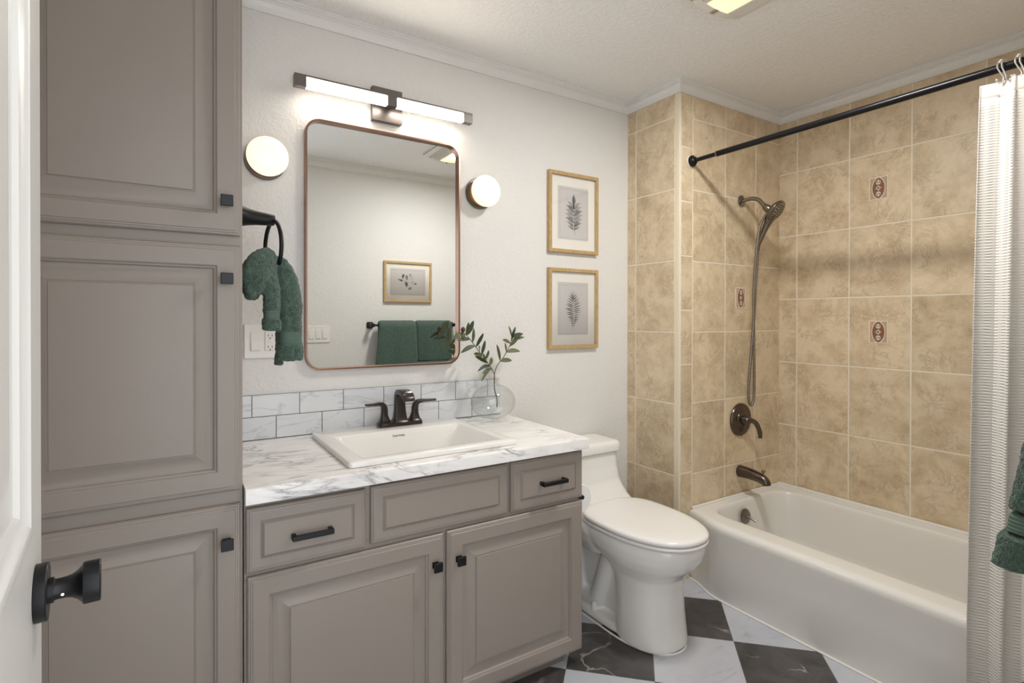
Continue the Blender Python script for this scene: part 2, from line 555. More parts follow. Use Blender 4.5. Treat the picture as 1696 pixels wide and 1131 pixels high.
rowsT = [0.0] + [2.0286 - k*DZT for k in range(5, -1, -1)] + [ZC]
# long wall (faces -X); its tiles run along Y
yt = [1.716, 1.609, 1.347, 1.083, 0.821, 0.559, 0.297, YC]
tile_wall('wall_right', lambda u, v, d: (XT-d, u, v), yt[::-1], rowsT, (XT-0.0073, XT+0.1, YC, YP, 0, ZC))
# plumbing wall (faces -Y) with the narrow bullnose strip beside the wing corner
def strip_p(slab):
    z = 1.283 + 0.2575*4 - 0.2575*9
    zs = [0.0]
    for k in range(-5, 6):
        zz = 1.283 + k*0.2575
        if 0.02 < zz < ZC-0.02: zs.append(zz)
    zs.append(ZC)
    for a in range(len(zs)-1): slab(XW, 2.109, zs[a], zs[a+1])
tile_wall('wall_alcove', lambda u, v, d: (u, YP-d, v), [2.109, 2.356, 2.609, XT], rowsP, (XW+0.0005, XT, YP-0.0073, YA, 0, ZC), strip_p)
# wing wall face (faces -X)
def strip_w(slab):
    slab(YP-0.0085, 1.7345, 0.0, ZC, mi=2, t_=0.0085)
tile_wall('wall_wing', lambda u, v, d: (XW-d, u, v), [1.7345, 1.988, YA], rowsP, (XW-0.0073, XW+0.0003, YP-0.0073, YA, 0, ZC), strip_w)

# ---- open white door on the left, seen almost edge on
phi = math.radians(4.0)
def make_door():
    Wd, H, T = 0.700, 2.03, 0.035
    hinge = Vector((-0.085, YC+0.004, 0.008))
    ux = Vector((-math.sin(phi), math.cos(phi), 0)); nx = Vector((math.cos(phi), math.sin(phi), 0))   # along the door, out of its visible face
    def pt(s, z, d): return hinge + ux*s + nx*d + Vector((0, 0, z))
    bm_ = B()
    # slab
    def slab(s0, s1, z0, z1, d0=-T, d1=0.0):
        skin_rings(bm_, [[pt(s0, z0, d0), pt(s1, z0, d0), pt(s1, z1, d0), pt(s0, z1, d0)], [pt(s0, z0, d1), pt(s1, z0, d1), pt(s1, z1, d1), pt(s0, z1, d1)]])
    openings = ((0.15, 0.78), (1.005, 1.90)); s0, s1 = 0.115, 0.585
    zs = [0, 0.15, 0.78, 1.005, 1.90, H]
    slab(0, s0, 0, H); slab(s1, Wd, 0, H)
    for z0, z1 in ((0, 0.15), (0.78, 1.005), (1.90, H)): slab(s0+0.0002, s1-0.0002, z0, z1)
    d = struct('door_1', bm_, M['door'])
    for (z0, z1) in openings:
        b2 = B()
        rings = []
        for ins, dd in ((0.0003, -T+0.004), (0.0003, -0.003), (-0.003, 0.0003), (-0.003, 0.0025), (0.004, 0.0040), (0.011, 0.0030), (0.016, -0.0010), (0.026, -0.0040), (0.030, -0.0090), (0.055, -0.0095), (0.09, -0.0040), (0.095, -0.0040)):
            rings.append([pt(s0+ins, z0+ins, dd), pt(s1-ins, z0+ins, dd), pt(s1-ins, z1-ins, dd), pt(s0+ins, z1-ins, dd)])
        skin_rings(b2, rings)
        obj('panel', b2, M['door'], d, smooth=True, angle=25)
    b2 = B(); k_ = 0.84
    c = pt(Wd-0.064, 0.923, 0)
    lathe(b2, [(k_*r, k_*h) for r, h in [(0.0, 0.0002), (0.0372, 0.0002), (0.0375, 0.001), (0.0375, 0.0125), (0.0365, 0.0138), (0.0, 0.0138)]], c, nx, 40)
    rs = obj('rosette', b2, M['black'], d, smooth=True, angle=35)
    b2 = B()
    lathe(b2, [(k_*r, 0.76*h) for r, h in [(0.0, 0.0140), (0.0165, 0.0135), (0.0165, 0.0215), (0.0145, 0.0215), (0.0135, 0.024), (0.0135, 0.030), (0.0138, 0.036), (0.0155, 0.043), (0.0190, 0.049), (0.0245, 0.0545), (0.0272, 0.056), (0.0278, 0.058), (0.0278, 0.076), (0.0268, 0.0775), (0.0, 0.0775)]], c, nx, 40)
    kn = obj('door_knob', b2, M['black'], d, smooth=True, angle=35)
    b2 = B()
    q = c + nx*0.0245 + Vector((0, 0, -0.003)) - ux*0.0108
    lathe(b2, [(0.0, 0.0), (0.0016, 0.0), (0.0016, 0.0016), (0.0, 0.0016)], q, -ux, 12)
    obj('set_screw', b2, M['chrome'], d, label='small bright set screw')
    return d
make_door()
bm = B()
box(bm, DX1-0.0016, DX1-0.0002, YC-0.075, YC-0.012, 0.83, 0.925)
pts = [(DX1-0.001, YC-0.012), (DX1-0.001, YC+0.004), (DX1-0.0015, YC+0.009), (DX1-0.003, YC+0.0135)]
skin_rings(bm, [[(x, y, 0.85+k*0.003), (x, y, 0.912-k*0.004), (x-0.0012, y-0.0012, 0.912-k*0.004), (x-0.0012, y-0.0012, 0.85+k*0.003)] for k, (x, y) in enumerate(pts)])
t = obj('strike_plate', bm, M['navy']); tag(t, 'black metal strike plate on the door jamb at the right edge', 'strike plate')

# ================================================================== TALL LINEN CABINET
YD, YF = 1.490, 1.508    # door faces, face frame
def raised(bm_, x0, x1, z0, z1):
    y = YD
    loops_front(bm_, x0, x1, z0, z1, [(0, y+0.008), (0.003, y+0.0045), (0.0065, y+0.004), (0.0075, y+0.002), (0.011, y+0.0018), (0.013, y), (0.050, y),
        (0.0525, y+0.002), (0.0535, y+0.0045), (0.057, y+0.0055), (0.060, y+0.011), (0.0655, y+0.0125), (0.075, y+0.0120), (0.097, y+0.0030), (0.0985, y+0.0042), (0.1005, y+0.0042), (0.102, y+0.0012), (0.105, y+0.0008)], YF-0.0004)
def drawer_front(bm_, x0, x1, z0, z1):
    y = YD
    loops_front(bm_, x0, x1, z0, z1, [(0, y+0.008), (0.003, y+0.0045), (0.0065, y+0.004), (0.0075, y+0.002), (0.011, y+0.0018), (0.013, y+0.001), (0.0330, y+0.001), (0.0345, y+0.0035), (0.0355, y+0.0035), (0.0420, y-0.0035), (0.044, y-0.0035)], YF-0.0004)
def square_knob(parent, x, z, s=0.0135):
    b_ = B()
    box(b_, x-0.0095, x+0.0095, YD-0.0040, YD-0.0002, z-0.0095, z+0.0095)
    box(b_, x-0.006, x+0.006, YD-0.020, YD-0.0035, z-0.006, z+0.006)
    box(b_, x-s, x+s, YD-0.0285, YD-0.0195, z-s, z+s)
    return obj('knob', b_, M['black'], parent, bevel=0.0012)

t = thing('linen_cabinet', 'tall taupe linen cabinet with three stacked raised panel doors beside the vanity', 'cabinet', (-0.09, 1.75, 0))
bm = B()
box(bm, -0.34, 0.152, YF, YA-0.002, 0.0, 2.30)
obj('carcass', bm, M['taupe'], t, bevel=0.001)
for z0, z1, kz in ((1.4455, 2.275, 1.526), (0.8125, 1.4205, 1.337), (0.045, 0.7785, 0.690)):
    bm = B(); raised(bm, -0.323, 0.146, z0, z1)
    d = obj('door', bm, M['taupe'], t, smooth=True, angle=20)
    square_knob(d, 0.1145, kz)

# ================================================================== VANITY
t = thing('vanity_cabinet', 'low taupe vanity cabinet under the marble countertop with black pulls', 'cabinet', (0.7, 1.75, 0))
bm = B()
for q in ((0.1545, 0.1715, YF+0.019, YA-0.008, 0.052, 0.7775), (1.226, 1.243, YF+0.019, YA-0.008, 0.052, 0.7775), (0.1716, 1.2259, YF+0.019, YA-0.008, 0.052, 0.068), (0.1716, 1.2259, YA-0.0079, YA-0.002, 0.052, 0.7775)): box(bm, *q)
for q in ((0.1545, 1.243, YF, YF+0.0189, 0.052, 0.085), (0.1545, 1.243, YF, YF+0.0189, 0.740, 0.7775), (0.1545, 1.243, YF, YF+0.0189, 0.575, 0.610), (0.1545, 0.190, YF, YF+0.0189, 0.0851, 0.5749), (0.680, 0.735, YF, YF+0.0189, 0.0851, 0.5749), (1.208, 1.243, YF, YF+0.0189, 0.0851, 0.5749), (0.1545, 0.190, YF, YF+0.0189, 0.6101, 0.7399), (0.445, 0.495, YF, YF+0.0189, 0.6101, 0.7399), (0.915, 0.965, YF, YF+0.0189, 0.6101, 0.7399), (1.208, 1.243, YF, YF+0.0189, 0.6101, 0.7399)): box(bm, *q)
obj('carcass', bm, M['taupe'], t, bevel=0.001)
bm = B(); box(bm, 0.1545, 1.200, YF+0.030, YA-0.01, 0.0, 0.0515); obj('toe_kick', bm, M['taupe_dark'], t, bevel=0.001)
ZD0, ZD1 = 0.5985, 0.7625
def bar_pull(parent, x, z, L_=0.104):
    b_ = B()
    h = 0.0065
    for s in (-1, 1):
        box(b_, x+s*(L_/2)-(0.011 if s > 0 else 0), x+s*(L_/2)+(0.011 if s < 0 else 0), YD-0.030, YD-0.0034, z-h, z+h)
    box(b_, x-L_/2, x+L_/2, YD-0.032, YD-0.021, z-h, z+h)
    return obj('pull', b_, M['black'], parent, bevel=0.001)
bm = B(); drawer_front(bm, 0.158, 0.462, ZD0-0.003, ZD1-0.003); d = obj('drawer', bm, M['taupe'], t, smooth=True, angle=20); bar_pull(d, 0.315, 0.673)
bm = B(); drawer_front(bm, 0.477, 0.934, ZD0+0.001, ZD1+0.001); obj('false_drawer_front', bm, M['taupe'], t, smooth=True, angle=20)
bm = B(); drawer_front(bm, 0.948, 1.251, ZD0+0.001, ZD1+0.003); d = obj('drawer', bm, M['taupe'], t, smooth=True, angle=20); bar_pull(d, 1.108, 0.681)
bm = B(); raised(bm, 0.161, 0.703, 0.050, 0.5845); d = obj('door', bm, M['taupe'], t, smooth=True, angle=20); square_knob(d, 0.6725, 0.497)
bm = B(); raised(bm, 0.714, 1.252, 0.050, 0.5865); d = obj('door', bm, M['taupe'], t, smooth=True, angle=20); square_knob(d, 0.751, 0.497)

# ---- countertop (with a cut-out for the sink)
SX0, SX1, SY0, SY1 = 0.421, 0.985, 1.513, 1.995     # sink rim
CX0, CX1, CY0, CZ0, CZ1 = 0.1545, 1.258, 1.466, 0.778, 0.8176
bm = B()
hx0, hx1, hy0, hy1 = SX0+0.03, SX1-0.03, SY0+0.03, SY1-0.03
out_t = [(CX0, CY0), (CX1, CY0), (CX1, YA-0.001), (CX0, YA-0.001)]
inn = [(hx0, hy0), (hx1, hy0), (hx1, hy1), (hx0, hy1)]
r_ = 0.008
rings = [[(x, y, CZ0) for x, y in inn], [(x, y, CZ0) for x, y in out_t]]
def ins(d): return [(CX0, CY0+d), (CX1-d, CY0+d), (CX1-d, YA-0.001), (CX0, YA-0.001)]
for a in range(6):
    an = a/5*PI/2
    rings.append([(x, y, CZ1-r_+r_*math.sin(an)) for x, y in ins(r_*(1-math.cos(an)))])
rings.append([(x, y, CZ1) for x, y in inn])
skin_rings(bm, rings, closed=True)
t = obj('countertop', bm, M['counter'], smooth=True, angle=50); tag(t, 'white grey veined marble countertop on the taupe vanity', 'countertop')

# ---- backsplash of two rows of subway tile
bm = B()
BX1, BZ0, BZ1 = 1.236, CZ1+0.0006, 0.9744
box(bm, 0.1545, BX1-0.0005, YA-0.0065, YA-0.0004, BZ0, BZ1-0.0005, mi=1)
def sub(x0, x1, z0, z1):
    g = 0.0022; x0 += g/2; x1 -= g/2; z0 += g/2; z1 -= g/2
    x0 = max(x0, 0.1546)
    if x1-x0 < 0.006: return
    loops_front(bm, x0, x1, z0, z1, [(0, YA-0.0075), (0.0008, YA-0.0085)], YA-0.002)
for k in range(-1, 8):
    x0 = 0.2345+(k)*0.1561
    sub(x0, min(x0+0.1561, BX1), 0.8983, BZ1)
    x0 += 0.1561/2
    if x0 > 0.1545-0.1561: sub(max(x0, 0.1546), min(x0+0.1561, BX1), BZ0+0.001, 0.8983)
t = obj('backsplash', bm, [M['subway'], M['darkgrout']]); tag(t, 'two rows of pale marble subway tile above the countertop', 'backsplash')

# ---- drop-in sink
ZR = CZ1 + 0.017
def make_sink():
    t = thing('sink', 'white rectangular drop in sink set in the marble countertop', 'sink', ((SX0+SX1)/2, 1.75, CZ1))
    cx, cy = (SX0+SX1)/2, (SY0+SY1)/2; W_, D_ = SX1-SX0, SY1-SY0
    bx0, bx1, by0, by1 = SX0+0.050, SX1-0.040, SY0+0.040, SY1-0.118
    def ring(x0, x1, y0, y1, r, z): return [(a, b, z) for a, b in rrect((x0+x1)/2, (y0+y1)/2, x1-x0, y1-y0, r, 5)]
    def R0(d, z): return ring(SX0+d, SX1-d, SY0+d, SY1-d, 0.012, z)
    def R1(d, z, r=0.02): return ring(bx0+d, bx1-d, by0+d, by1-d, r, z)
    bm_ = B()
    rings = [R0(0.034, CZ1-0.02), R0(0.034, CZ1+0.0004), R0(0.002, CZ1+0.0004), R0(0.0, CZ1+0.0015), R0(0.0, ZR-0.006), R0(0.002, ZR-0.002), R0(0.006, ZR),
             R1(-0.006, ZR, 0.024), R1(-0.002, ZR-0.001), R1(0.002, ZR-0.005)]
    # sloping basin walls to a flat bottom
    for f in (0.15, 0.4, 0.7, 0.9):
        dx = 0.055*f; zz = ZR-0.005-0.112*f
        rings.append(ring(bx0+0.002+0.05*f, bx1-0.002-0.11*f, by0+0.002+0.02*f, by1-0.002-0.030*f, 0.02+0.03*f, zz))
    rings.append(ring(bx0+0.064, bx1-0.124, by0+0.032, by1-0.042, 0.045, ZR-0.118))
    rings.append(ring(bx0+0.12, bx1-0.18, by0+0.09, by1-0.10, 0.03, ZR-0.120))
    # outside shell under the counter
    rings2 = [ring(bx0+0.11, bx1-0.17, by0+0.08, by1-0.09, 0.03, ZR-0.130), ring(bx0+0.05, bx1-0.11, by0+0.02, by1-0.03, 0.045, ZR-0.128), ring(bx0+0.0, bx1-0.0, by0-0.0, by1+0.0, 0.03, CZ1-0.02)]
    skin_rings(bm_, rings + rings2, closed=True)
    obj('basin', bm_, M['porcelain'], t, smooth=True, angle=50)
    b2 = B(); lathe(b2, [(0, 0), (0.022, 0), (0.022, 0.003), (0.012, 0.0045), (0, 0.0045)], ((bx0+bx1)/2-0.03, (by0+by1)/2, ZR-0.1205), (0, 0, 1), 24)
    obj('drain', b2, M['faucet'], t, smooth=True)
    # maker's mark on the back slope of the basin
    cu = bpy.data.curves.new('mark', 'FONT'); cu.body = 'DeerValley'; cu.size = 0.0105; cu.extrude = 0.0002; cu.align_x = 'CENTER'; cu.resolution_u = 3
    o = bpy.data.objects.new('tmp', cu); sc.collection.objects.link(o)
    bpy.context.view_layer.update()
    me = bpy.data.meshes.new_from_object(o.evaluated_get(bpy.context.evaluated_depsgraph_get()))
    bpy.data.objects.remove(o)
    sl = math.atan2(0.112, 0.030)
    Mx = Matrix.Translation(Vector((0.700, by1-0.0078, ZR-0.0225))) @ Matrix.Rotation(sl, 4, 'X') 
    me.transform(Matrix.Translation(-Vector(t.location)) @ Mx)
    me.materials.clear(); me.materials.append(M['slot'])
    mk = link(bpy.data.objects.new('maker_mark', me)); mk.parent = t; mk['label'] = 'small dark lettering on the back of the basin'
    return t
make_sink()

# ---- faucet
def make_faucet():
    fx, fy, fz = 0.738, 1.962, ZR
    t = thing('faucet', 'dark bronze two handle faucet on the back of the white sink', 'faucet', (fx, fy, fz))
    bm_ = B()
    def rr(w_, d_, z, r=0.012): return [(fx+a, fy+b, z) for a, b in rrect(0, 0, w_, d_, r, 4)]
    skin_rings(bm_, [rr(0.170, 0.056, fz+0.0004), rr(0.170, 0.056, fz+0.010), rr(0.164, 0.050, fz+0.0135), rr(0.15, 0.04, fz+0.0145)])
    obj('base_plate', bm_, M['faucet'], t, smooth=True, angle=40)
    # spout: square section that rises, bends forward and drops
    bm_ = B()
    path = spline([(0, 0, 0.013, 0.033, 0.024), (0, 0, 0.026, 0.025, 0.018), (0, 0.001, 0.06, 0.0205, 0.014), (0, 0.002, 0.095, 0.0195, 0.013), (0, -0.003, 0.116, 0.0195, 0.012), (0, -0.018, 0.127, 0.0205, 0.0105), (0, -0.045, 0.129, 0.0215, 0.0095), (0, -0.072, 0.125, 0.0215, 0.009), (0, -0.090, 0.114, 0.021, 0.0085), (0, -0.096, 0.103, 0.0205, 0.008)], 5)
    rings = []
    for i, p in enumerate(path):
        a = Vector(path[max(0, i-1)][:3]); b = Vector(path[min(len(path)-1, i+1)][:3])
        d = (b-a).normalized(); nrm = Vector((1, 0, 0)).cross(d).normalized()
        c = Vector((fx, fy, fz)) + Vector(p[:3])
        rings.append([c + Vector((1, 0, 0))*u_ + nrm*v_ for u_, v_ in rrect(0, 0, 2*p[3], 2*p[4], min(p[3], p[4])*0.30, 3)])
    skin_rings(bm_, rings)
    obj('spout', bm_, M['faucet'], t, smooth=True, angle=50)
    for s in (-1, 1):
        bm_ = B()
        path = spline([(s*0.060, 0, 0.012, 0.026, 0.024), (s*0.060, 0, 0.022, 0.019, 0.018), (s*0.061, 0, 0.042, 0.0125, 0.013), (s*0.0615, -0.001, 0.064, 0.0115, 0.012), (s*0.067, -0.004, 0.080, 0.0095, 0.0115), (s*0.082, -0.010, 0.0875, 0.0060, 0.0115), (s*0.105, -0.018, 0.0885, 0.0042, 0.011), (s*0.138, -0.028, 0.0895, 0.0035, 0.0095)], 5)
        rings = []
        for i, p in enumerate(path):
            a = Vector(path[max(0, i-1)][:3]); b = Vector(path[min(len(path)-1, i+1)][:3])
            d = (b-a).normalized(); nrm = Vector((0, 1, 0)).cross(d).normalized(); sd = d.cross(nrm).normalized()
            c = Vector((fx, fy, fz)) + Vector(p[:3])
            rings.append([c + nrm*u_ + sd*v_ for u_, v_ in rrect(0, 0, 2*p[3], 2*p[4], min(p[3], p[4])*0.5, 3)])
        skin_rings(bm_, rings)
        obj('handle', bm_, M['faucet'], t, smooth=True, angle=50)
make_faucet()

# ================================================================== MIRROR
t = thing('wall_mirror', 'large rounded rectangle wall mirror in a thin copper frame above the sink', 'mirror', (0.717, YA, 1.509))
mcx, mcz, mw, mh, mr = 0.717, 1.509, 0.620, 0.914, 0.055
bm = B()
def mring(d, y): return [(x, y, z) for x, z in rrect(mcx, mcz, mw-2*d, mh-2*d, mr-d, 10)]
skin_rings(bm, [mring(0, YA-0.0006), mring(0, YA-0.026), mring(0.001, YA-0.027), mring(0.006, YA-0.027), mring(0.007, YA-0.026), mring(0.007, YA-0.012), mring(0.007, YA-0.0006)], closed=True)
obj('frame', bm, M['copper'], t, smooth=True, angle=40)
bm = B(); skin_rings(bm, [mring(0.0071, YA-0.004), mring(0.0071, YA-0.010)])
obj('glass', bm, M['mirror'], t)

# ================================================================== VANITY LIGHT BAR
t = thing('vanity_light', 'long lit bar lamp with dark metal ends above the mirror', 'lamp', (0.711, YA, 2.07))
LX0, LX1, LZ0, LZ1, LY0, LY1 = 0.361, 1.057, 2.049, 2.0915, 1.971, 1.999
bm = B(); box(bm, 0.652, 0.772, YA-0.025, YA-0.0006, 2.004, 2.134); obj('backplate', bm, M['bronzelamp'], t, bevel=0.0015)
bm = B(); box(bm, 0.700, 0.728, LY1-0.001, YA-0.0245, 2.055, 2.085); obj('arm', bm, M['bronzelamp'], t, bevel=0.001)
bm = B()
box(bm, LX0, LX1, LY0, LY1, LZ1-0.0065, LZ1)
box(bm, LX0, LX1, LY1-0.003, LY1, LZ0+0.006, LZ1-0.0064)
for a, b in ((LX0, LX0+0.040), (0.694, 0.732), (LX1-0.040, LX1)): box(bm, a, b, LY0, LY1, LZ0, LZ1-0.0064)
obj('housing', bm, M['bronzelamp'], t, bevel=0.0008)
for a, b in ((LX0+0.0404, 0.6936), (0.7324, LX1-0.0404)):
    bm = B(); box(bm, a, b, LY0+0.0004, LY1-0.0034, LZ0+0.001, LZ1-0.0068); obj('diffuser', bm, M['led'], t, bevel=0.003, label='glowing white diffuser')

# ---- two round sconces
def sconce(x, z, label):
    t = thing('wall_sconce', label, 'lamp', (x, YA, z), 'round sconces beside the mirror')
    bm_ = B(); lathe(bm_, [(0, 0.0006), (0.066, 0.0006), (0.0675, 0.002), (0.0675, 0.012), (0.066, 0.014), (0, 0.014)], (x, YA, z), (0, -1, 0), 48)
    obj('backplate', bm_, M['bronzelamp'], t, smooth=True, angle=40)
    bm_ = B(); lathe(bm_, [(0, 0.0138), (0.058, 0.0138), (0.058, 0.037), (0, 0.037)], (x, YA, z), (0, -1, 0), 48)
    obj('collar', bm_, M['brass'], t, smooth=True, angle=40, label='gold metal collar')
    prof = [(0, 0.037)]
    for k in range(13):
        a = -PI/2 + PI*k/12
        prof.append((0.036 + 0.031*math.cos(a)**0.9 if abs(math.cos(a)) > 1e-6 else 0.036, 0.063 + 0.026*math.sin(a)))
    prof += [(0.02, 0.0905), (0, 0.091)]
    bm_ = B(); lathe(bm_, prof, (x, YA, z), (0, -1, 0), 48)
    obj('globe', bm_, M['globe'], t, smooth=True, angle=60, label='glowing opal glass globe')
sconce(0.278, 1.791, 'lit round opal sconce left of the mirror, above the towel ring')
sconce(1.131, 1.783, 'lit round opal sconce right of the mirror, near the framed leaf prints')

# ================================================================== FRAMED PRINTS
def leaf_poly(bm_, base, tip, wd, bend=0.0, n=7, mi=0, f=None):
    """flat pointed leaf in the 2-D plane of a print; f maps (a,b)->3-D"""
    bx_, by_ = base; tx, ty = tip
    dx, dy = tx-bx_, ty-by_; L = math.hypot(dx, dy); nx_, ny_ = -dy/L, dx/L
    lft, rgt = [], []
    for k in range(n+1):
        s = k/n; wv = wd*math.sin(PI*min(1, s**0.8))*(1-0.25*s) if 0 < k < n else 0.0003
        off = bend*math.sin(PI*s)
        cx, cy = bx_+dx*s+nx_*off, by_+dy*s+ny_*off
        lft.append((cx+nx_*wv, cy+ny_*wv)); rgt.append((cx-nx_*wv, cy-ny_*wv))
    L_ = [bm_.verts.new(f(*p)) for p in lft]; R_ = [bm_.verts.new(f(*p)) for p in rgt]
    for k in range(n):
        fc = bm_.faces.new((L_[k], R_[k], R_[k+1], L_[k+1])); fc.material_index = mi

def picture(name, label, cx, cz, w_, h_, wall_y, sgn, art, group=None, pw=0.62, ph=0.66):
    """sgn=-1: hangs on the mirror wall and faces -Y; sgn=+1: hangs on the door wall and faces +Y"""
    t = thing(name, label, 'picture', (cx, wall_y, cz), group)
    fw, dp = 0.0165, 0.021
    def f(a, b, d): return (cx + (a if sgn < 0 else -a), wall_y + sgn*d, cz + b)
    def rect(i, d): return [f(-w_/2+i, -h_/2+i, d), f(w_/2-i, -h_/2+i, d), f(w_/2-i, h_/2-i, d), f(-w_/2+i, h_/2-i, d)]
    bm_ = B(); skin_rings(bm_, [rect(0, 0.0006), rect(0, dp-0.001), rect(0.001, dp), rect(fw-0.001, dp), rect(fw, dp-0.001), rect(fw, 0.0006)], closed=True)
    obj('frame', bm_, M['wood'], t)
    bm_ = B(); skin_rings(bm_, [rect(fw+0.0002, 0.002), rect(fw+0.0002, 0.008)]); obj('mat_board', bm_, M['mat'], t)
    a, b = w_*pw/2, h_*ph/2
    bm_ = B(); skin_rings(bm_, [[f(-a, -b, 0.0079), f(a, -b, 0.0079), f(a, b, 0.0079), f(-a, b, 0.0079)], [f(-a, -b, 0.0086), f(a, -b, 0.0086), f(a, b, 0.0086), f(-a, b, 0.0086)]])
    e = 0.0012
    pr = obj('print', bm_, M['print'], t)
    bm_ = B()
    for x0, x1, y0, y1 in ((-a+.012, a-.006, b-.012-e, b-.012), (-a+.012, a-.006, -b+.006, -b+.006+e), (-a+.012, -a+.012+e, -b+.006, b-.012), (a-.006-e, a-.006, -b+.006, b-.012)):
        vv = [bm_.verts.new(f(x, y, 0.0087)) for x, y in ((x0, y0), (x1, y0), (x1, y1), (x0, y1))]; bm_.faces.new(vv)
    art(bm_, lambda p, q, k=0: f(p, q, 0.0088+k*0.00004))
    # give the drawing a hair of thickness
    dr = obj('drawing', bm_, [M['ink_pale'], M['ink'], M['ink_dark']], pr)
    so = dr.modifiers.new('solid', 'SOLIDIFY'); so.thickness = 0.0001
    bm_ = B(); skin_rings(bm_, [rect(fw+0.0002, 0.0125), rect(fw+0.0002, 0.0140)]); obj('glass', bm_, M['pane'], t)
    return t

def art_broad(bm_, f):
    # broad split leaf, stalk at the bottom
    leaf_poly(bm_, (0.004, 0.045), (0.002, 0.094), 0.013, 0, 8, 1, f)
    leaf_poly(bm_, (0.004, 0.02), (0.000, 0.09), 0.006, 0, 8, 2, lambda p, q: f(p, q, 1))
    for k in range(7):
        y = 0.052 - k*0.0165
        L = 0.043*(0.75+0.5*math.sin(PI*(k+1.2)/8.0))
        up = 0.036 - k*0.0035
        for s in (-1, 1):
            leaf_poly(bm_, (0.004, y-0.030), (0.004+s*L, y-0.030+up), 0.0095, s*0.006, 7, 0 if (k+s) % 3 else 1, lambda p, q: f(p, q, 1))
            leaf_poly(bm_, (0.004, y-0.032), (0.004+s*L*0.8, y-0.032+up*0.62), 0.0024, s*0.004, 6, 2 if k > 4 else 1, lambda p, q: f(p, q, 2))
    leaf_poly(bm_, (0.010, -0.103), (0.003, 0.07), 0.0015, 0.001, 8, 2, lambda p, q: f(p, q, 3))
def art_fern(bm_, f):
    rnd = random.Random(3)
    for k in range(15):
        y = 0.078 - k*0.0092
        L = 0.050*math.sin(PI*min(0.99, (k+2.6)/17.5))
        up = 0.026 - k*0.0022
        for s in (-1, 1):
            leaf_poly(bm_, (0.002, y-0.03), (0.002+s*L*rnd.uniform(.85, 1.05), y-0.03+up+rnd.uniform(-.003, .003)), 0.0031, s*0.002, 6, rnd.choice((1, 2, 2, 2)), lambda p, q: f(p, q, 1))
    for a in (-0.014, -0.006, 0.002, 0.012): leaf_poly(bm_, (0.002, 0.035), (a, 0.092-abs(a)*0.8), 0.0017, 0, 5, 1, f)
    leaf_poly(bm_, (-0.002, -0.108), (0.002, 0.06), 0.0012, 0.001, 8, 2, lambda p, q: f(p, q, 2))
    leaf_poly(bm_, (0.035, -0.117), (0.046, -0.118), 0.0009, 0.001, 5, 0, f)
def art_sprig(bm_, f):
    rnd = random.Random(5)
    for (x, y, r, mi) in ((-0.018, 0.045, 0.014, 0), (0.008, 0.028, 0.018, 1), (0.034, 0.036, 0.016, 2), (-0.05, -0.012, 0.012, 1), (0.010, -0.018, 0.017, 2), (-0.012, -0.045, 0.015, 1), (0.05, 0.008, 0.012, 2), (0.062, 0.016, 0.009, 1), (-0.03, 0.0, 0.010, 0), (-0.03, 0.024, 0.008, 0), (0.02, -0.005, 0.012, 0)):
        a = rnd.uniform(0, 2*PI); x, y, r = x*1.15, y*1.15, r*1.25
        leaf_poly(bm_, (x-r*math.cos(a), y-r*math.sin(a)), (x+r*math.cos(a), y+r*math.sin(a)), r*0.55, 0.002, 8, mi, lambda p, q: f(p, q, 1))
    for (p0, p1) in (((-0.055, -0.02), (0.01, 0.0)), ((0.01, 0.0), (0.065, 0.02)), ((0.0, 0.0), (-0.02, 0.05)), ((0.005, 0), (-0.01, -0.05))):
        leaf_poly(bm_, p0, p1, 0.0011, 0.003, 6, 1, f)
picture('framed_print', 'gold framed broad leaf print, upper of the pair right of the mirror', 1.648, 1.750, 0.304, 0.385, YA, -1, art_broad, 'framed leaf prints right of the mirror')
picture('framed_print', 'gold framed fern frond print, lower of the pair right of the mirror', 1.648, 1.290, 0.304, 0.385, YA, -1, art_fern, 'framed leaf prints right of the mirror')
picture('framed_print', 'gold framed landscape sprig print reflected in the mirror, over the towel bar', 1.540, 1.522, 0.385, 0.310, YC, 1, art_sprig, None, 0.74, 0.66)

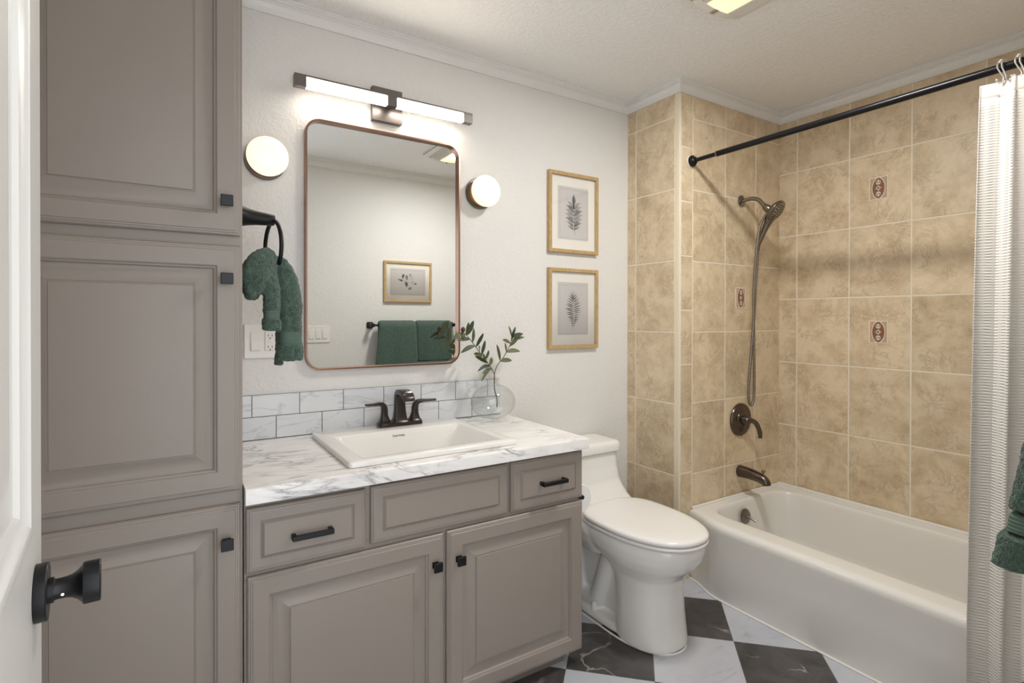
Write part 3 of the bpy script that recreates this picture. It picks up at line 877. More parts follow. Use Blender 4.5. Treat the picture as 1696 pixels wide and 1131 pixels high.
# ================================================================== SWITCHES
def plate(label, cx, cz, gangs, wall_y, sgn, wd):
    t = thing('switch_plate', label, 'light switch', (cx, wall_y, cz))
    def bx(b_, x0, x1, d0, d1, z0, z1):
        y0, y1 = sorted((wall_y+sgn*d0, wall_y+sgn*d1)); box(b_, x0, x1, y0, y1, z0, z1)
    b_ = B(); bx(b_, cx-wd/2, cx+wd/2, 0.0005, 0.006, cz-0.059, cz+0.059); obj('plate', b_, M['white_plastic'], t, bevel=0.002)
    n = len(gangs)
    for i, g in enumerate(gangs):
        x = cx + (i-(n-1)/2)*0.046
        b_ = B(); bx(b_, x-0.0165, x+0.0165, 0.006, 0.0085, cz-0.0335, cz+0.0335)
        if g == 'rocker':
            r = obj('rocker', b_, M['white_plastic'], t, bevel=0.001)
            b_ = B(); bx(b_, x-0.0145, x+0.0145, 0.0086, 0.011, cz-0.031, cz+0.001); obj('paddle', b_, M['white_plastic'], r, bevel=0.001)
        else:
            r = obj('outlet', b_, M['white_plastic'], t, bevel=0.001)
            for s in (-1, 1):
                b_ = B()
                bx(b_, x-0.0075, x-0.0055, 0.0086, 0.0090, cz+s*0.020-0.004, cz+s*0.020+0.004); bx(b_, x+0.0055, x+0.0075, 0.0086, 0.0090, cz+s*0.020-0.004, cz+s*0.020+0.004)
                bx(b_, x-0.002, x+0.002, 0.0086, 0.0090, cz+s*0.020-0.012, cz+s*0.020-0.008)
                obj('socket', b_, M['slot'], r, label='dark slots')
            b_ = B()
            for s in (-1, 1): bx(b_, x-0.006, x+0.006, 0.0086, 0.0096, cz+s*0.0035-0.0025, cz+s*0.0035+0.0025)
            obj('test_button', b_, M['slot'] if False else M['white_plastic'], r, bevel=0.0004)
plate('white double plate with rocker switch and outlet behind the hanging green towel', 0.270, 1.161, ['rocker', 'outlet'], YA, -1, 0.118)
plate('white multi rocker switch plate on the door wall, seen in the mirror', 0.850, 1.130, ['rocker', 'rocker', 'rocker', 'rocker'][:4], YC, 1, 0.210)

# ================================================================== TOWEL RING and its towel
RX, RY, RZ = 0.247, 1.735, 1.532
t = thing('towel_ring', 'black towel ring on the side of the tall cabinet', 'towel ring', (0.153, RY, RZ))
bm = B()
prof = [(0, 0.0004), (0.036, 0.0004), (0.037, 0.003), (0.035, 0.010), (0.029, 0.022), (0.0240, 0.040), (0.0205, 0.060), (0.0180, 0.088), (0.0165, 0.106), (0.0145, 0.109), (0, 0.109)]
lathe(bm, prof, (0.1525, RY, RZ+0.006), (1, 0, -0.05), 28)
obj('post', bm, M['black'], t, smooth=True, angle=40)
bm = B()
rr_ = 0.078
ringpts = []
for k in range(48):
    a = 2*PI*k/48
    yy = -rr_*math.sin(a); zz = rr_*math.cos(a)
    ringpts.append((RX + 0.010 - 0.14*yy, RY + yy, RZ - rr_ + zz - 0.002))
tube(bm, ringpts, 0.0060, 12, closed=True)
obj('ring', bm, M['black'], t, smooth=True)

def cloth_tube(bm_, ctrl, n=18, per=5):
    """ctrl = (x,y,z,rx,ry) ; flattened sections kept roughly across the path, as folded cloth"""
    path = spline(ctrl, per)
    rings = []
    for i, p in enumerate(path):
        a = Vector(path[max(0, i-1)][:3]); b = Vector(path[min(len(path)-1, i+1)][:3])
        d = (b-a).normalized()
        side = Vector((0, 1, 0)); side = (side - d*side.dot(d)).normalized()
        nrm = d.cross(side).normalized()
        c = Vector(p[:3])
        ring = []
        for k in range(n):
            an = 2*PI*k/n
            ca, sa = math.cos(an), math.sin(an)
            e = 0.65
            ring.append(c + nrm*(p[3]*math.copysign(abs(ca)**e, ca)) + side*(p[4]*math.copysign(abs(sa)**e, sa)))
        rings.append(ring)
    skin_rings(bm_, rings)

def fuzz(o, amp, scale, seed=0):
    """small real unevenness of terry cloth"""
    me = o.data; n = len(me.vertices)
    co = [0.0]*(3*n); no = [0.0]*(3*n)
    me.vertices.foreach_get('co', co)
    me.vertex_normals.foreach_get('vector', no)
    sv = Vector((seed, seed*2, 0))
    for i in range(n):
        j = 3*i
        p = Vector(co[j:j+3])*scale + sv
        d = amp*noise.noise(p) + amp*0.6*noise.noise(p*2.7)
        co[j] += no[j]*d; co[j+1] += no[j+1]*d; co[j+2] += no[j+2]*d
    me.vertices.foreach_set('co', co); me.update()

def towel_part(name, tubes, parent, mat, voxel=0.0035, amp=0.0016, sc_=120, smooth=4):
    bm_ = B()
    for c in tubes: cloth_tube(bm_, c)
    o = obj(name, bm_, mat, parent, smooth=True, angle=180)
    r = o.modifiers.new('remesh', 'REMESH'); r.mode = 'VOXEL'; r.voxel_size = voxel; r.use_smooth_shade = True
    s = o.modifiers.new('smooth', 'SMOOTH'); s.iterations = smooth; s.factor = 0.5
    bpy.context.view_layer.update()
    apply_mods(o)
    if amp > 0.001: fuzz(o, 0.0040, 34, 1.7)
    fuzz(o, amp, sc_, 3.1)
    return o
t = thing('hand_towel', 'crumpled green terry hand towel looped through the black ring', 'towel', (0.25, 1.69, 1.43))
towel_part('cloth', [
    [(.244, 1.715, 1.412, .012, .028), (.264, 1.712, 1.406, .016, .030), (.281, 1.702, 1.384, .022, .036), (.290, 1.694, 1.335, .030, .044), (.294, 1.69, 1.27, .033, .043), (.295, 1.69, 1.20, .034, .038)],
    [(.250, 1.705, 1.402, .012, .028), (.240, 1.685, 1.368, .016, .030), (.2405, 1.655, 1.33, .020, .03), (.2405, 1.652, 1.285, .022, .028), (.241, 1.652, 1.262, .023, .027)],
    [(.252, 1.715, 1.412, .014, .030), (.232, 1.705, 1.420, .020, .042), (.207, 1.69, 1.402, .025, .050), (.190, 1.68, 1.366, .027, .054), (.182, 1.675, 1.332, .022, .052)],
    [(.240, 1.690, 1.404, .010, .034), (.224, 1.672, 1.386, .018, .038), (.210, 1.66, 1.358, .022, .040), (.200, 1.66, 1.325, .020, .038), (.192, 1.66, 1.311, .015, .034)],
    [(.185, 1.68, 1.345, .020, .05), (.190, 1.67, 1.312, .016, .048), (.206, 1.665, 1.310, .014, .044)],
    [(.285, 1.715, 1.30, .010, .03), (.272, 1.715, 1.20, .011, .025), (.269, 1.712, 1.104, .010, .02)]], t, M['terry'])
towel_part('hem', [[(.295, 1.69, 1.203, .0335, .0375), (.2955, 1.69, 1.178, .032, .036), (.296, 1.69, 1.162, .0325, .036)]], t, M['band'], 0.003, 0.0003)
towel_part('hem', [[(.241, 1.652, 1.265, .0225, .0265), (.241, 1.652, 1.248, .021, .025), (.241, 1.652, 1.236, .0215, .025)]], t, M['band'], 0.003, 0.0003)
towel_part('end', [[(.296, 1.69, 1.166, .033, .038), (.297, 1.69, 1.145, .036, .039), (.2965, 1.69, 1.118, .036, .037)]], t, M['terry'])
towel_part('end', [[(.241, 1.652, 1.239, .022, .026), (.241, 1.652, 1.225, .0245, .026), (.240, 1.652, 1.206, .025, .025)]], t, M['terry'])

# ================================================================== TOWEL BAR on the door wall and its two towels
BY, BZB = YC+0.072, 1.192
t = thing('towel_bar', 'black towel bar on the door wall holding two green towels', 'towel bar', (1.57, YC, BZB))
for x in (1.243, 1.900):
    bm = B(); skin_rings(bm, [[(x+a, YC+d, BZB+b) for a, b in rrect(0, 0, s*2, s*2, s*0.45, 4)] for s, d in ((0.024, 0.0005), (0.024, 0.008), (0.016, 0.018), (0.0115, 0.030), (0.0115, 0.060), (0.0135, 0.064), (0.0135, 0.082), (0.011, 0.085))])
    obj('post', bm, M['black'], t, smooth=True, angle=40)
bm = B(); tube(bm, [(1.244, BY, BZB), (1.899, BY, BZB)], 0.0085, 16); obj('bar', bm, M['black'], t, smooth=True)

def bath_towel(x0, x1, label, zb_front=0.800, zb_back=0.86, lean=0.0, flare=0.05, thick=0.0):
    t = thing('bath_towel', label, 'towel', ((x0+x1)/2, BY, BZB+0.03), 'green bath towels on the bar')
    # cross-section of the thick folded towel (Y,Z), from back bottom over the bar to front bottom
    th = 0.020
    def outline(s):     # s in 0..1 along X
        return s
    nz = 46; nxs = 60
    def section(front, z):
        pass
    def shell(z_list, y_in, y_out, xl, xr, wav, mat, name, seed):
        bm_ = B()
        rings = []
        for z in z_list:
            ring = []
            xa, xb = xl(z), xr(z)
            N = 40
            for k in range(N+1):       # outer face
                s = k/N; e = min(1, min(s, 1-s)*N/3.0); rd = math.sqrt(max(0, 1-(1-e)**2))
                x = xa+(xb-xa)*s
                ym = (y_in(z)+y_out(z))/2; hh = (y_out(z)-y_in(z))/2
                ring.append((x, ym + hh*(0.25+0.75*rd) + wav(s, z), z))
            for k in range(N, -1, -1):
                s = k/N; e = min(1, min(s, 1-s)*N/3.0); rd = math.sqrt(max(0, 1-(1-e)**2))
                x = xa+(xb-xa)*s
                ym = (y_in(z)+y_out(z))/2; hh = (y_out(z)-y_in(z))/2
                ring.append((x, ym - hh*(0.25+0.75*rd) + wav(s, z)*0.6, z))
            rings.append(ring)
        skin_rings(bm_, rings)
        o = obj(name, bm_, mat, t, smooth=True, angle=180)
        sb = o.modifiers.new('sub', 'SUBSURF'); sb.levels = 2; sb.render_levels = 2
        bpy.context.view_layer.update(); apply_mods(o)
        fuzz(o, 0.0022 if name != 'hem' else 0.0004, 150, seed)
        return o
    ztop = BZB+0.034
    def fl(z): return max(0.0, (ztop-z)/(ztop-zb_front))
    ph = x0*7
    wav = lambda s, z: 0.006*math.sin(s*7+ph)*fl(z) + 0.003*math.sin(s*15+ph*2)*fl(z)
    xl = lambda z: x0 - lean*fl(z); xr = lambda z: x1 - 0.004*fl(z)
    yo = lambda z: BY + 0.016 + 0.024*(1+thick)*min(1, math.sqrt(max(0, (ztop-z)/0.035))) + flare*fl(z)
    yi = lambda z: BY + 0.0098 + (flare*0.8)*fl(z)*0.9 if z < BZB else BY + 0.0098
    # body that wraps the bar: front drape, top roll, back drape
    bands = (zb_front+0.062, zb_front+0.100)
    def zr(a, b, n): return [a+(b-a)*k/n for k in range(n+1)]
    shell(zr(bands[1]-0.002, ztop-0.004, 26), yi, yo, xl, xr, wav, M['terry'], 'front_drape', 1.3)
    shell(zr(bands[0], bands[1], 6), lambda z: yi(z)+0.002, lambda z: yo(z)-0.003, lambda z: xl(z)+0.003, lambda z: xr(z)-0.003, wav, M['band'], 'hem', 2.3)
    shell(zr(zb_front, bands[0]+0.002, 8), yi, lambda z: yo(z)+0.005, lambda z: xl(z)-0.004, xr, wav, M['terry'], 'end', 3.3)
    # roll over the bar (half ring)
    bm_ = B(); rings = []
    for k in range(15):
        a = PI*k/14
        c, s_ = math.cos(a), math.sin(a)
        ro, ri = 0.036, 0.0100
        ring = []
        N = 24
        for q in range(N+1):
            s = q/N; e = min(1, min(s, 1-s)*N/2.0); rd = math.sqrt(max(0, 1-(1-e)**2))
            rr2 = ri+(ro-ri)*(0.72+0.28*rd)
            ring.append((x0+(x1-x0)*s, BY+0.001+c*rr2, BZB+s_*rr2*0.98))
        for q in range(N, -1, -1):
            s = q/N
            ring.append((x0+(x1-x0)*s, BY+0.001+c*ri, BZB+s_*ri))
        rings.append(ring)
    skin_rings(bm_, rings)
    o = obj('top_fold', bm_, M['terry'], t, smooth=True, angle=180)
    sb = o.modifiers.new('sub', 'SUBSURF'); sb.levels = 2; sb.render_levels = 2
    bpy.context.view_layer.update(); apply_mods(o); fuzz(o, 0.0022, 150, 5.5)
    shell(zr(zb_back, BZB+0.004, 20), lambda z: BY-0.036, lambda z: BY-0.0100, lambda z: x0+0.004, lambda z: x1-0.004, lambda s, z: 0, M['terry'], 'back_drape', 7.7)
    return t
bath_towel(1.285, 1.563, 'green bath towel on the bar, the one nearer the door and right photo edge', lean=0.06, flare=0.058, thick=0.9)
bath_towel(1.570, 1.868, 'green bath towel on the bar, farther from the doorway, next to the tub', zb_front=0.82, lean=0.0, flare=0.02)

# ================================================================== VASE and olive branch
VX, VY = 1.143, 1.946
bm = B()
def vprof(off):
    p = []
    for k in range(0, 25):
        a = -PI/2 + PI*k/24
        r = (0.0985-off)*math.cos(a); z = 0.074 + (0.074-off)*math.sin(a)
        p.append((r, z))
    return p
outer = [(r, max(z, 0.0006)) for r, z in vprof(0) if not (z > 0.1 and r < 0.026)]
inner = [(r, max(z, 0.006)) for r, z in vprof(0.0022) if not (z > 0.1 and r < 0.0238)]
neck_o = [(0.0215, 0.149), (0.0205, 0.156), (0.0215, 0.165), (0.0225, 0.169)]
neck_i = [(0.0200, 0.169), (0.0185, 0.160), (0.0185, 0.152)]
lathe(bm, [(0, 0.0006)] + outer[1:] + neck_o + neck_i + inner[::-1][:-1] + [(0, 0.006)], (VX, VY, CZ1+0.0004), (0, 0, 1), 56, sy=0.84)
t = obj('vase', bm, M['vase'], smooth=True, angle=60); tag(t, 'clear round flattened glass vase at the back corner of the countertop', 'vase')

t = thing('olive_branch', 'faux olive branch with two forked sprigs standing in the clear vase', 'branch', (VX, VY, 0.86))
forks = {
 'main': [(1.160, 1.945, 0.868), (1.158, 1.94, 0.90), (1.148, 1.942, 0.94), (1.146, 1.942, 0.975), (1.145, 1.940, 1.000), (1.143, 1.938, 1.012)],
 'left': [(1.143, 1.938, 1.010), (1.120, 1.935, 1.045), (1.085, 1.93, 1.082), (1.050, 1.928, 1.125), (1.020, 1.928, 1.160), (0.998, 1.928, 1.182)],
 'right': [(1.145, 1.939, 1.010), (1.158, 1.937, 1.045), (1.185, 1.935, 1.075), (1.205, 1.935, 1.105), (1.222, 1.935, 1.135), (1.228, 1.935, 1.165)]}
bm = B()
tube(bm, spline(forks['main'], 5), 0.0026, 8); tube(bm, spline(forks['left'], 5), 0.0018, 8); tube(bm, spline(forks['right'], 5), 0.0018, 8)
obj('stem', bm, M['stem'], t, smooth=True)
def leaf3(bm_, base, d, L, wd, droop=0.2, nrm=None):
    base = Vector(base); d = Vector(d).normalized()
    side = d.cross(Vector((0.35, -0.8, 0.45)) if nrm is None else Vector(nrm)).normalized()
    up = side.cross(d).normalized()
    n = 7; th = 0.0004
    rows = []
    for k in range(n+1):
        s = k/n
        wv = wd*(math.sin(PI*(0.04+0.92*s))**0.8)
        if k == n: wv = 0.0003
        if k == 0: wv = 0.0006
        c = base + d*(L*s) - Vector((0, 0, 1))*(droop*L*s*s)
        rows.append([c - side*wv + up*wv*0.25, c - up*0.0002, c + side*wv + up*wv*0.25, c + up*th*2])
    skin_rings(bm_, rows)
bm = B()
rl = random.Random(11)
def along(path, s):
    p = spline(path, 8); i = min(len(p)-2, int(s*(len(p)-1)))
    a, b = Vector(p[i]), Vector(p[i+1]); return a.lerp(b, s*(len(p)-1)-i), (b-a).normalized()
LL = [('left', 0.99, (-0.9, 0, -0.15), 0.055, 0.3), ('left', 0.92, (0.25, 0, 1), 0.048, -0.1), ('left', 0.90, (0.55, -0.1, 1), 0.062, -0.1), ('left', 0.78, (-1, -0.1, 0.1), 0.060, 0.15), ('left', 0.70, (0.1, 0, 1), 0.050, -0.2),
      ('left', 0.62, (-1, 0, -0.05), 0.066, 0.35), ('left', 0.60, (0.6, 0, 1), 0.070, 0.05), ('left', 0.45, (0.3, 0, 1), 0.062, 0.0), ('left', 0.42, (-1, -0.2, 0.35), 0.050, 0.1), ('left', 0.34, (0.1, -0.3, 0.7), 0.045, 0.0),
      ('left', 0.30, (-0.7, -0.4, 0.9), 0.060, 0.1), ('left', 0.18, (-1, -0.2, 0.35), 0.075, 0.55), ('left', 0.12, (-0.8, -0.2, 0.2), 0.060, 0.5), ('left', 0.2, (0.2, 0, 1), 0.040, 0.1), ('left', 0.26, (-1, 0, 0.5), 0.07, 0.0), ('left', 0.16, (-0.9, -0.3, -0.4), 0.065, 0.45), ('left', 0.5, (-0.3, -0.4, 0.6), 0.045, 0.2),
      ('right', 0.30, (-0.25, 0, 1), 0.075, 0.0), ('right', 0.30, (1, 0, 0.25), 0.060, 0.2), ('right', 0.55, (1, 0, 0.35), 0.075, 0.3), ('right', 0.55, (-0.3, -0.2, 1), 0.050, 0.1), ('right', 0.72, (0.8, -0.1, 0.75), 0.055, 0.1), ('right', 0.80, (-1, -0.1, 0.55), 0.050, 0.15),
      ('right', 0.86, (1, 0, 0.45), 0.075, 0.2), ('right', 0.88, (0.2, -0.2, 1), 0.05, 0.1), ('right', 0.98, (-0.35, 0, 1), 0.050, 0.0), ('right', 0.98, (0.4, 0, 1), 0.052, 0.1), ('right', 0.95, (0.9, -0.2, 0.5), 0.06, 0.2)]
for nm, s, d, L, dr in LL:
    p, tt = along(forks[nm], s)
    leaf3(bm, p, d, L*1.0, 0.0095*rl.uniform(0.8, 1.25), dr)
obj('leaves', bm, M['leaf'], t, smooth=True, angle=80)
for (x, z, mt, nm) in ((0.990, 1.196, 'olive_dark', 'dark purple olive'), (0.991, 1.170, 'olive_green', 'green olive')):
    bm = B()
    lathe(bm, [(0.0088*math.sin(PI*k/12), 0.012*-math.cos(PI*k/12)) for k in range(13)], (x, 1.926, z), (0.1, 0, 1), 16)
    obj('olive', bm, M[mt], t, smooth=True, label=nm)

# ================================================================== TOILET
TX = 1.592
def egg(yf, yb, w_, z, n=40, pf=2.2, pb=2.8, mid=0.55):
    """closed outline: front at yf, back at yb, half-width w_"""
    yc = yf + (yb-yf)*mid
    out = []
    for k in range(n):
        a = 2*PI*k/n
        s, c = math.sin(a), math.cos(a)
        p = pf if c > 0 else pb
        x = w_*math.copysign(abs(s)**(2/p), s)
        y = yc - (yc-yf)*abs(c)**(2/p) if c > 0 else yc + (yb-yc)*abs(c)**(2/p)
        out.append((TX+x, y, z))
    return out
def make_toilet():
    t = thing('toilet', 'white one piece toilet with closed lid between vanity and tub', 'toilet', (TX, 1.65, 0))
    bm_ = B()
    # front column rising into the bowl
    secs = [(0.002, 1.345, 1.60, 0.130), (0.03, 1.347, 1.60, 0.128), (0.12, 1.357, 1.60, 0.122), (0.21, 1.362, 1.61, 0.119), (0.258, 1.356, 1.63, 0.124), (0.286, 1.332, 1.66, 0.140), (0.315, 1.300, 1.70, 0.161), (0.347, 1.278, 1.76, 0.177), (0.380, 1.268, 1.80, 0.183), (0.403, 1.268, 1.82, 0.182), (0.410, 1.272, 1.82, 0.178)]
    skin_rings(bm_, [egg(a, b, w_, z) for z, a, b, w_ in secs])
    # foot flange running back to the wall
    skin_rings(bm_, [egg(1.40, 1.99, w_, z, pf=3.0, pb=5) for z, w_ in ((0.002, 0.125), (0.022, 0.125), (0.032, 0.118))])
    # rear trapway, narrower, with the S bulge
    def blk(y, w0, z0, z1, n=24):
        out = []
        for k in range(n):
            a = 2*PI*k/n; s, c = math.sin(a), math.cos(a)
            out.append((TX + w0*math.copysign(abs(c)**0.7, c), y, (z0+z1)/2 + (z1-z0)/2*math.copysign(abs(s)**0.7, s)))
        return out
    skin_rings(bm_, [blk(1.52, 0.09, 0.01, 0.34), blk(1.66, 0.085, 0.01, 0.36), blk(1.80, 0.085, 0.01, 0.38), blk(1.98, 0.09, 0.01, 0.40)])
    for s in (-1, 1):
        tube(bm_, spline([(TX+s*0.070, 1.55, 0.33), (TX+s*0.070, 1.63, 0.27), (TX+s*0.070, 1.67, 0.16), (TX+s*0.072, 1.71, 0.07), (TX+s*0.072, 1.78, 0.05)], 5), 0.042, 14)
        tube(bm_, spline([(TX+s*0.070, 1.80, 0.05), (TX+s*0.070, 1.83, 0.18), (TX+s*0.070, 1.84, 0.28), (TX+s*0.070, 1.88, 0.38)], 5), 0.042, 14)
    # deck and tank
    def tank(yf, yb, w_, z): return [(TX+a, (yf+yb)/2+b, z) for a, b in rrect(0, 0, 2*w_, yb-yf, min(0.045, (yb-yf)*0.3), 6)]
    skin_rings(bm_, [tank(1.64, 2.035, 0.140, 0.285), tank(1.62, 2.035, 0.170, 0.335), tank(1.62, 2.035, 0.183, 0.375), tank(1.66, 2.035, 0.187, 0.404), tank(1.75, 2.035, 0.194, 0.420), tank(1.785, 2.035, 0.195, 0.440), tank(1.812, 2.035, 0.193, 0.47), tank(1.832, 2.035, 0.190, 0.50), tank(1.846, 2.035, 0.188, 0.56), tank(1.850, 2.035, 0.187, 0.625)])
    o = obj('body', bm_, M['porcelain'], t, smooth=True, angle=180)
    r = o.modifiers.new('remesh', 'REMESH'); r.mode = 'VOXEL'; r.voxel_size = 0.0055; r.use_smooth_shade = True
    s = o.modifiers.new('smooth', 'SMOOTH'); s.iterations = 9; s.factor = 0.5
    bpy.context.view_layer.update(); apply_mods(o)
    # tank lid
    bm_ = B()
    def tl(d, z): return [(TX+a, 1.942+b, z) for a, b in rrect(0, 0, 0.396-2*d, 0.208-2*d, 0.045-d, 6)]
    skin_rings(bm_, [tl(0.006, 0.6265), tl(0.001, 0.628), tl(0.0, 0.632), tl(0.001, 0.655), tl(0.004, 0.664), tl(0.010, 0.670), tl(0.02, 0.6725), tl(0.035, 0.673)])
    obj('tank_lid', bm_, M['porcelain'], t, smooth=True, angle=60)
    # seat ring and lid
    def so(d, z, yb=1.762): return egg(1.256+d, yb-d, 0.186-d, z, 48, 2.25, 3.2, 0.60)
    bm_ = B()
    skin_rings(bm_, [so(0.006, 0.4115), so(0.001, 0.4140), so(0.0, 0.4190), so(0.001, 0.4240), so(0.006, 0.4260)])
    obj('seat', bm_, M['plasticseat'], t, smooth=True, angle=60)
    bm_ = B()
    skin_rings(bm_, [so(0.008, 0.4285), so(0.002, 0.4300), so(0.0, 0.4340), so(0.0, 0.4400), so(0.003, 0.4450), so(0.010, 0.4485), so(0.03, 0.4505), so(0.08, 0.4515)])
    obj('lid', bm_, M['plasticseat'], t, smooth=True, angle=60)
    for s in (-1, 1):
        b2 = B(); lathe(b2, [(0, 0), (0.013, 0), (0.013, 0.010), (0.011, 0.0125), (0, 0.0125)], (TX+s*0.075, 1.782, 0.4265), (0, 0, 1), 20)
        obj('hinge', b2, M['plasticseat'], t, smooth=True, angle=40)
        b2 = B(); lathe(b2, [(0, 0), (0.0135, 0), (0.0125, 0.028), (0.0095, 0.034), (0, 0.035)], (TX+s*0.104, 1.70, 0.031), (0, 0, 1), 20)
        obj('bolt_cap', b2, M['plasticseat'], t, smooth=True, angle=50)
    b2 = B(); lathe(b2, [(0, 0), (0.014, 0), (0.014, 0.006), (0, 0.008)], (TX-0.1865, 1.90, 0.585), (-1, 0, 0), 20); tube(b2, [(TX-0.199, 1.90, 0.585), (TX-0.205, 1.88, 0.584), (TX-0.207, 1.83, 0.580)], [0.005, 0.006, 0.0075], 10)
    obj('flush_lever', b2, M['chrome'], t, smooth=True, angle=50, label='chrome flush lever')
    b2 = B()
    ring = [(x, y) for x, y, z in egg(1.342, 1.62, 0.133, 0)]
    pts_ = [p for p in egg(1.342, 2.0, 0.1335, 0.003, 60, 2.2, 6, 0.38)]
    tube(b2, pts_, 0.0042, 6, closed=True)
    obj('caulk_line', b2, M['caulk'], t, smooth=True)
make_toilet()

# ---- toilet paper on the vanity side
t = thing('toilet_paper_holder', 'black toilet paper holder on the end of the vanity beside the toilet', 'toilet paper holder', (1.243, 1.60, 0.575))
bm = B(); lathe(bm, [(0, 0.0005), (0.022, 0.0005), (0.022, 0.006), (0.008, 0.009), (0.008, 0.052), (0, 0.052)], (1.243, 1.545, 0.575), (1, 0, 0), 20); obj('post', bm, M['black'], t, smooth=True, angle=40)
bm = B(); tube(bm, spline([(1.295, 1.545, 0.575), (1.298, 1.56, 0.575), (1.298, 1.66, 0.575), (1.298, 1.672, 0.582)], 4), 0.0065, 10); obj('arm', bm, M['black'], t, smooth=True)
bm = B()
lathe(bm, [(0.019, 0), (0.052, 0), (0.054, 0.003), (0.054, 0.097), (0.052, 0.10), (0.019, 0.10)], (1.298, 1.562, 0.563), (0, 1, 0), 40)
t = obj('toilet_paper_roll', bm, M['paper'], smooth=True, angle=40); tag(t, 'white toilet paper roll hanging beside the vanity end', 'toilet paper')

# ================================================================== BATHTUB
def make_tub():
    x1 = XT-TT-0.001; y0 = YC+0.003; y1 = YP-TT-0.001; ZT = 0.335
    t = thing('bathtub', 'white enamel alcove bathtub with a straight apron', 'bathtub', (2.43, 0.93, 0))
    def xf(y):   # apron line: turns in slightly where it meets the wing wall
        d = (y1 - y)
        k = max(0.0, min(1.0, 1 - d/0.20)); k = k*k*(3-2*k)
        return 2.033 + 0.060*k
    N = 30
    def outer(d, z, sx=0.0):
        pts = []
        ys = [y0 + (y1-y0)*k/N for k in range(N+1)]
        # front edge from y0 to y1, then back edge
        for y in ys: pts.append((xf(y)+d+sx, y, z))
        pts.append((x1, y1, z)); pts.append((x1, y0, z))
        return pts
    def inner(dx, z, r):
        xa, xb, ya, yb = 2.150+dx, 2.745-dx*0.6, y0+0.075+dx*1.6, y1-0.062-dx*0.7
        return rrect((xa+xb)/2, (ya+yb)/2, xb-xa, yb-ya, r, 10)
    ccx, ccy = 2.44, 0.95
    base = outer(0, 0)
    angs = sorted(set([round(2*PI*k/120, 5) for k in range(120)] + [round(math.atan2(y-ccy, x-ccx) % (2*PI), 5) for x, y, z in base]))
    def cast(poly, a):
        dx, dy = math.cos(a), math.sin(a); best = None
        for i in range(len(poly)):
            (x1_, y1_), (x2_, y2_) = poly[i][:2], poly[(i+1) % len(poly)][:2]
            ex, ey = x2_-x1_, y2_-y1_
            den = dx*ey - dy*ex
            if abs(den) < 1e-12: continue
            t_ = ((x1_-ccx)*ey - (y1_-ccy)*ex)/den; u_ = ((x1_-ccx)*dy - (y1_-ccy)*dx)/den
            if t_ > 0 and -1e-6 <= u_ <= 1+1e-6 and (best is None or t_ < best): best = t_
        return (ccx+dx*best, ccy+dy*best)
    bm_ = B()
    prof = [(0.004, 0.0005), (0.004, 0.01), (0.001, 0.03), (0.0, 0.20), (-0.002, 0.27), (-0.006, 0.300), (-0.005, 0.317), (0.002, 0.328), (0.014, ZT-0.001), (0.030, ZT)]
    rings = [[cast(outer(d, z), a)+(z,) for a in angs] for d, z in prof]
    for dx, z, r in ((-0.030, ZT, 0.09), (-0.014, ZT, 0.10), (-0.006, ZT-0.002, 0.10), (0.0, ZT-0.008, 0.10), (0.004, ZT-0.02, 0.10), (0.012, 0.26, 0.11), (0.022, 0.18, 0.12), (0.034, 0.11, 0.13), (0.055, 0.075, 0.12), (0.10, 0.062, 0.10), (0.16, 0.058, 0.06)):
        rings.append([cast(inner(dx, z, r), a)+(z,) for a in angs])
    skin_rings(bm_, rings)
    # tiling flange ledge along the walls
    obj('shell', bm_, M['enamel'], t, smooth=True, angle=50)
    b2 = B()
    box(b2, x1-0.020, x1-0.0005, y0, y1-0.0005, ZT-0.01, ZT+0.014)
    box(b2, 2.10, x1-0.0205, y1-0.014, y1-0.0005, ZT-0.01, ZT+0.010)
    obj('ledge', b2, M['enamel'], t, bevel=0.006, bseg=3)
    b2 = B(); 
    pts_ = [(xf(y)+0.001, y, 0.003) for y in [y0 + (y1-y0)*k/N for k in range(N+1)]]
    tube(b2, pts_, 0.0045, 6); obj('caulk_line', b2, M['caulk'], t, smooth=True)
    # overflow plate with trip lever, on the sloping end
    c = Vector((2.405, y1-0.083, 0.262)); ax = Vector((0, -1, 0.16)).normalized()
    b2 = B(); lathe(b2, [(0, 0), (0.037, 0), (0.037, 0.003), (0.033, 0.0065), (0, 0.0085)], c, ax, 32)
    op = obj('overflow_plate', b2, M['dnickel'], t, smooth=True, angle=40, label='round nickel overflow plate')
    b2 = B(); q = c + ax*0.007
    tube(b2, [q, q+ax*0.018+Vector((0.004, 0, -0.006)), q+ax*0.045+Vector((0.012, 0, -0.022))], [0.0045, 0.005, 0.0055], 10)
    obj('trip_lever', b2, M['nickel'], op, smooth=True, angle=50)
make_tub()

# ================================================================== SHOWER FITTINGS
WY = YP - TT       # tile surface
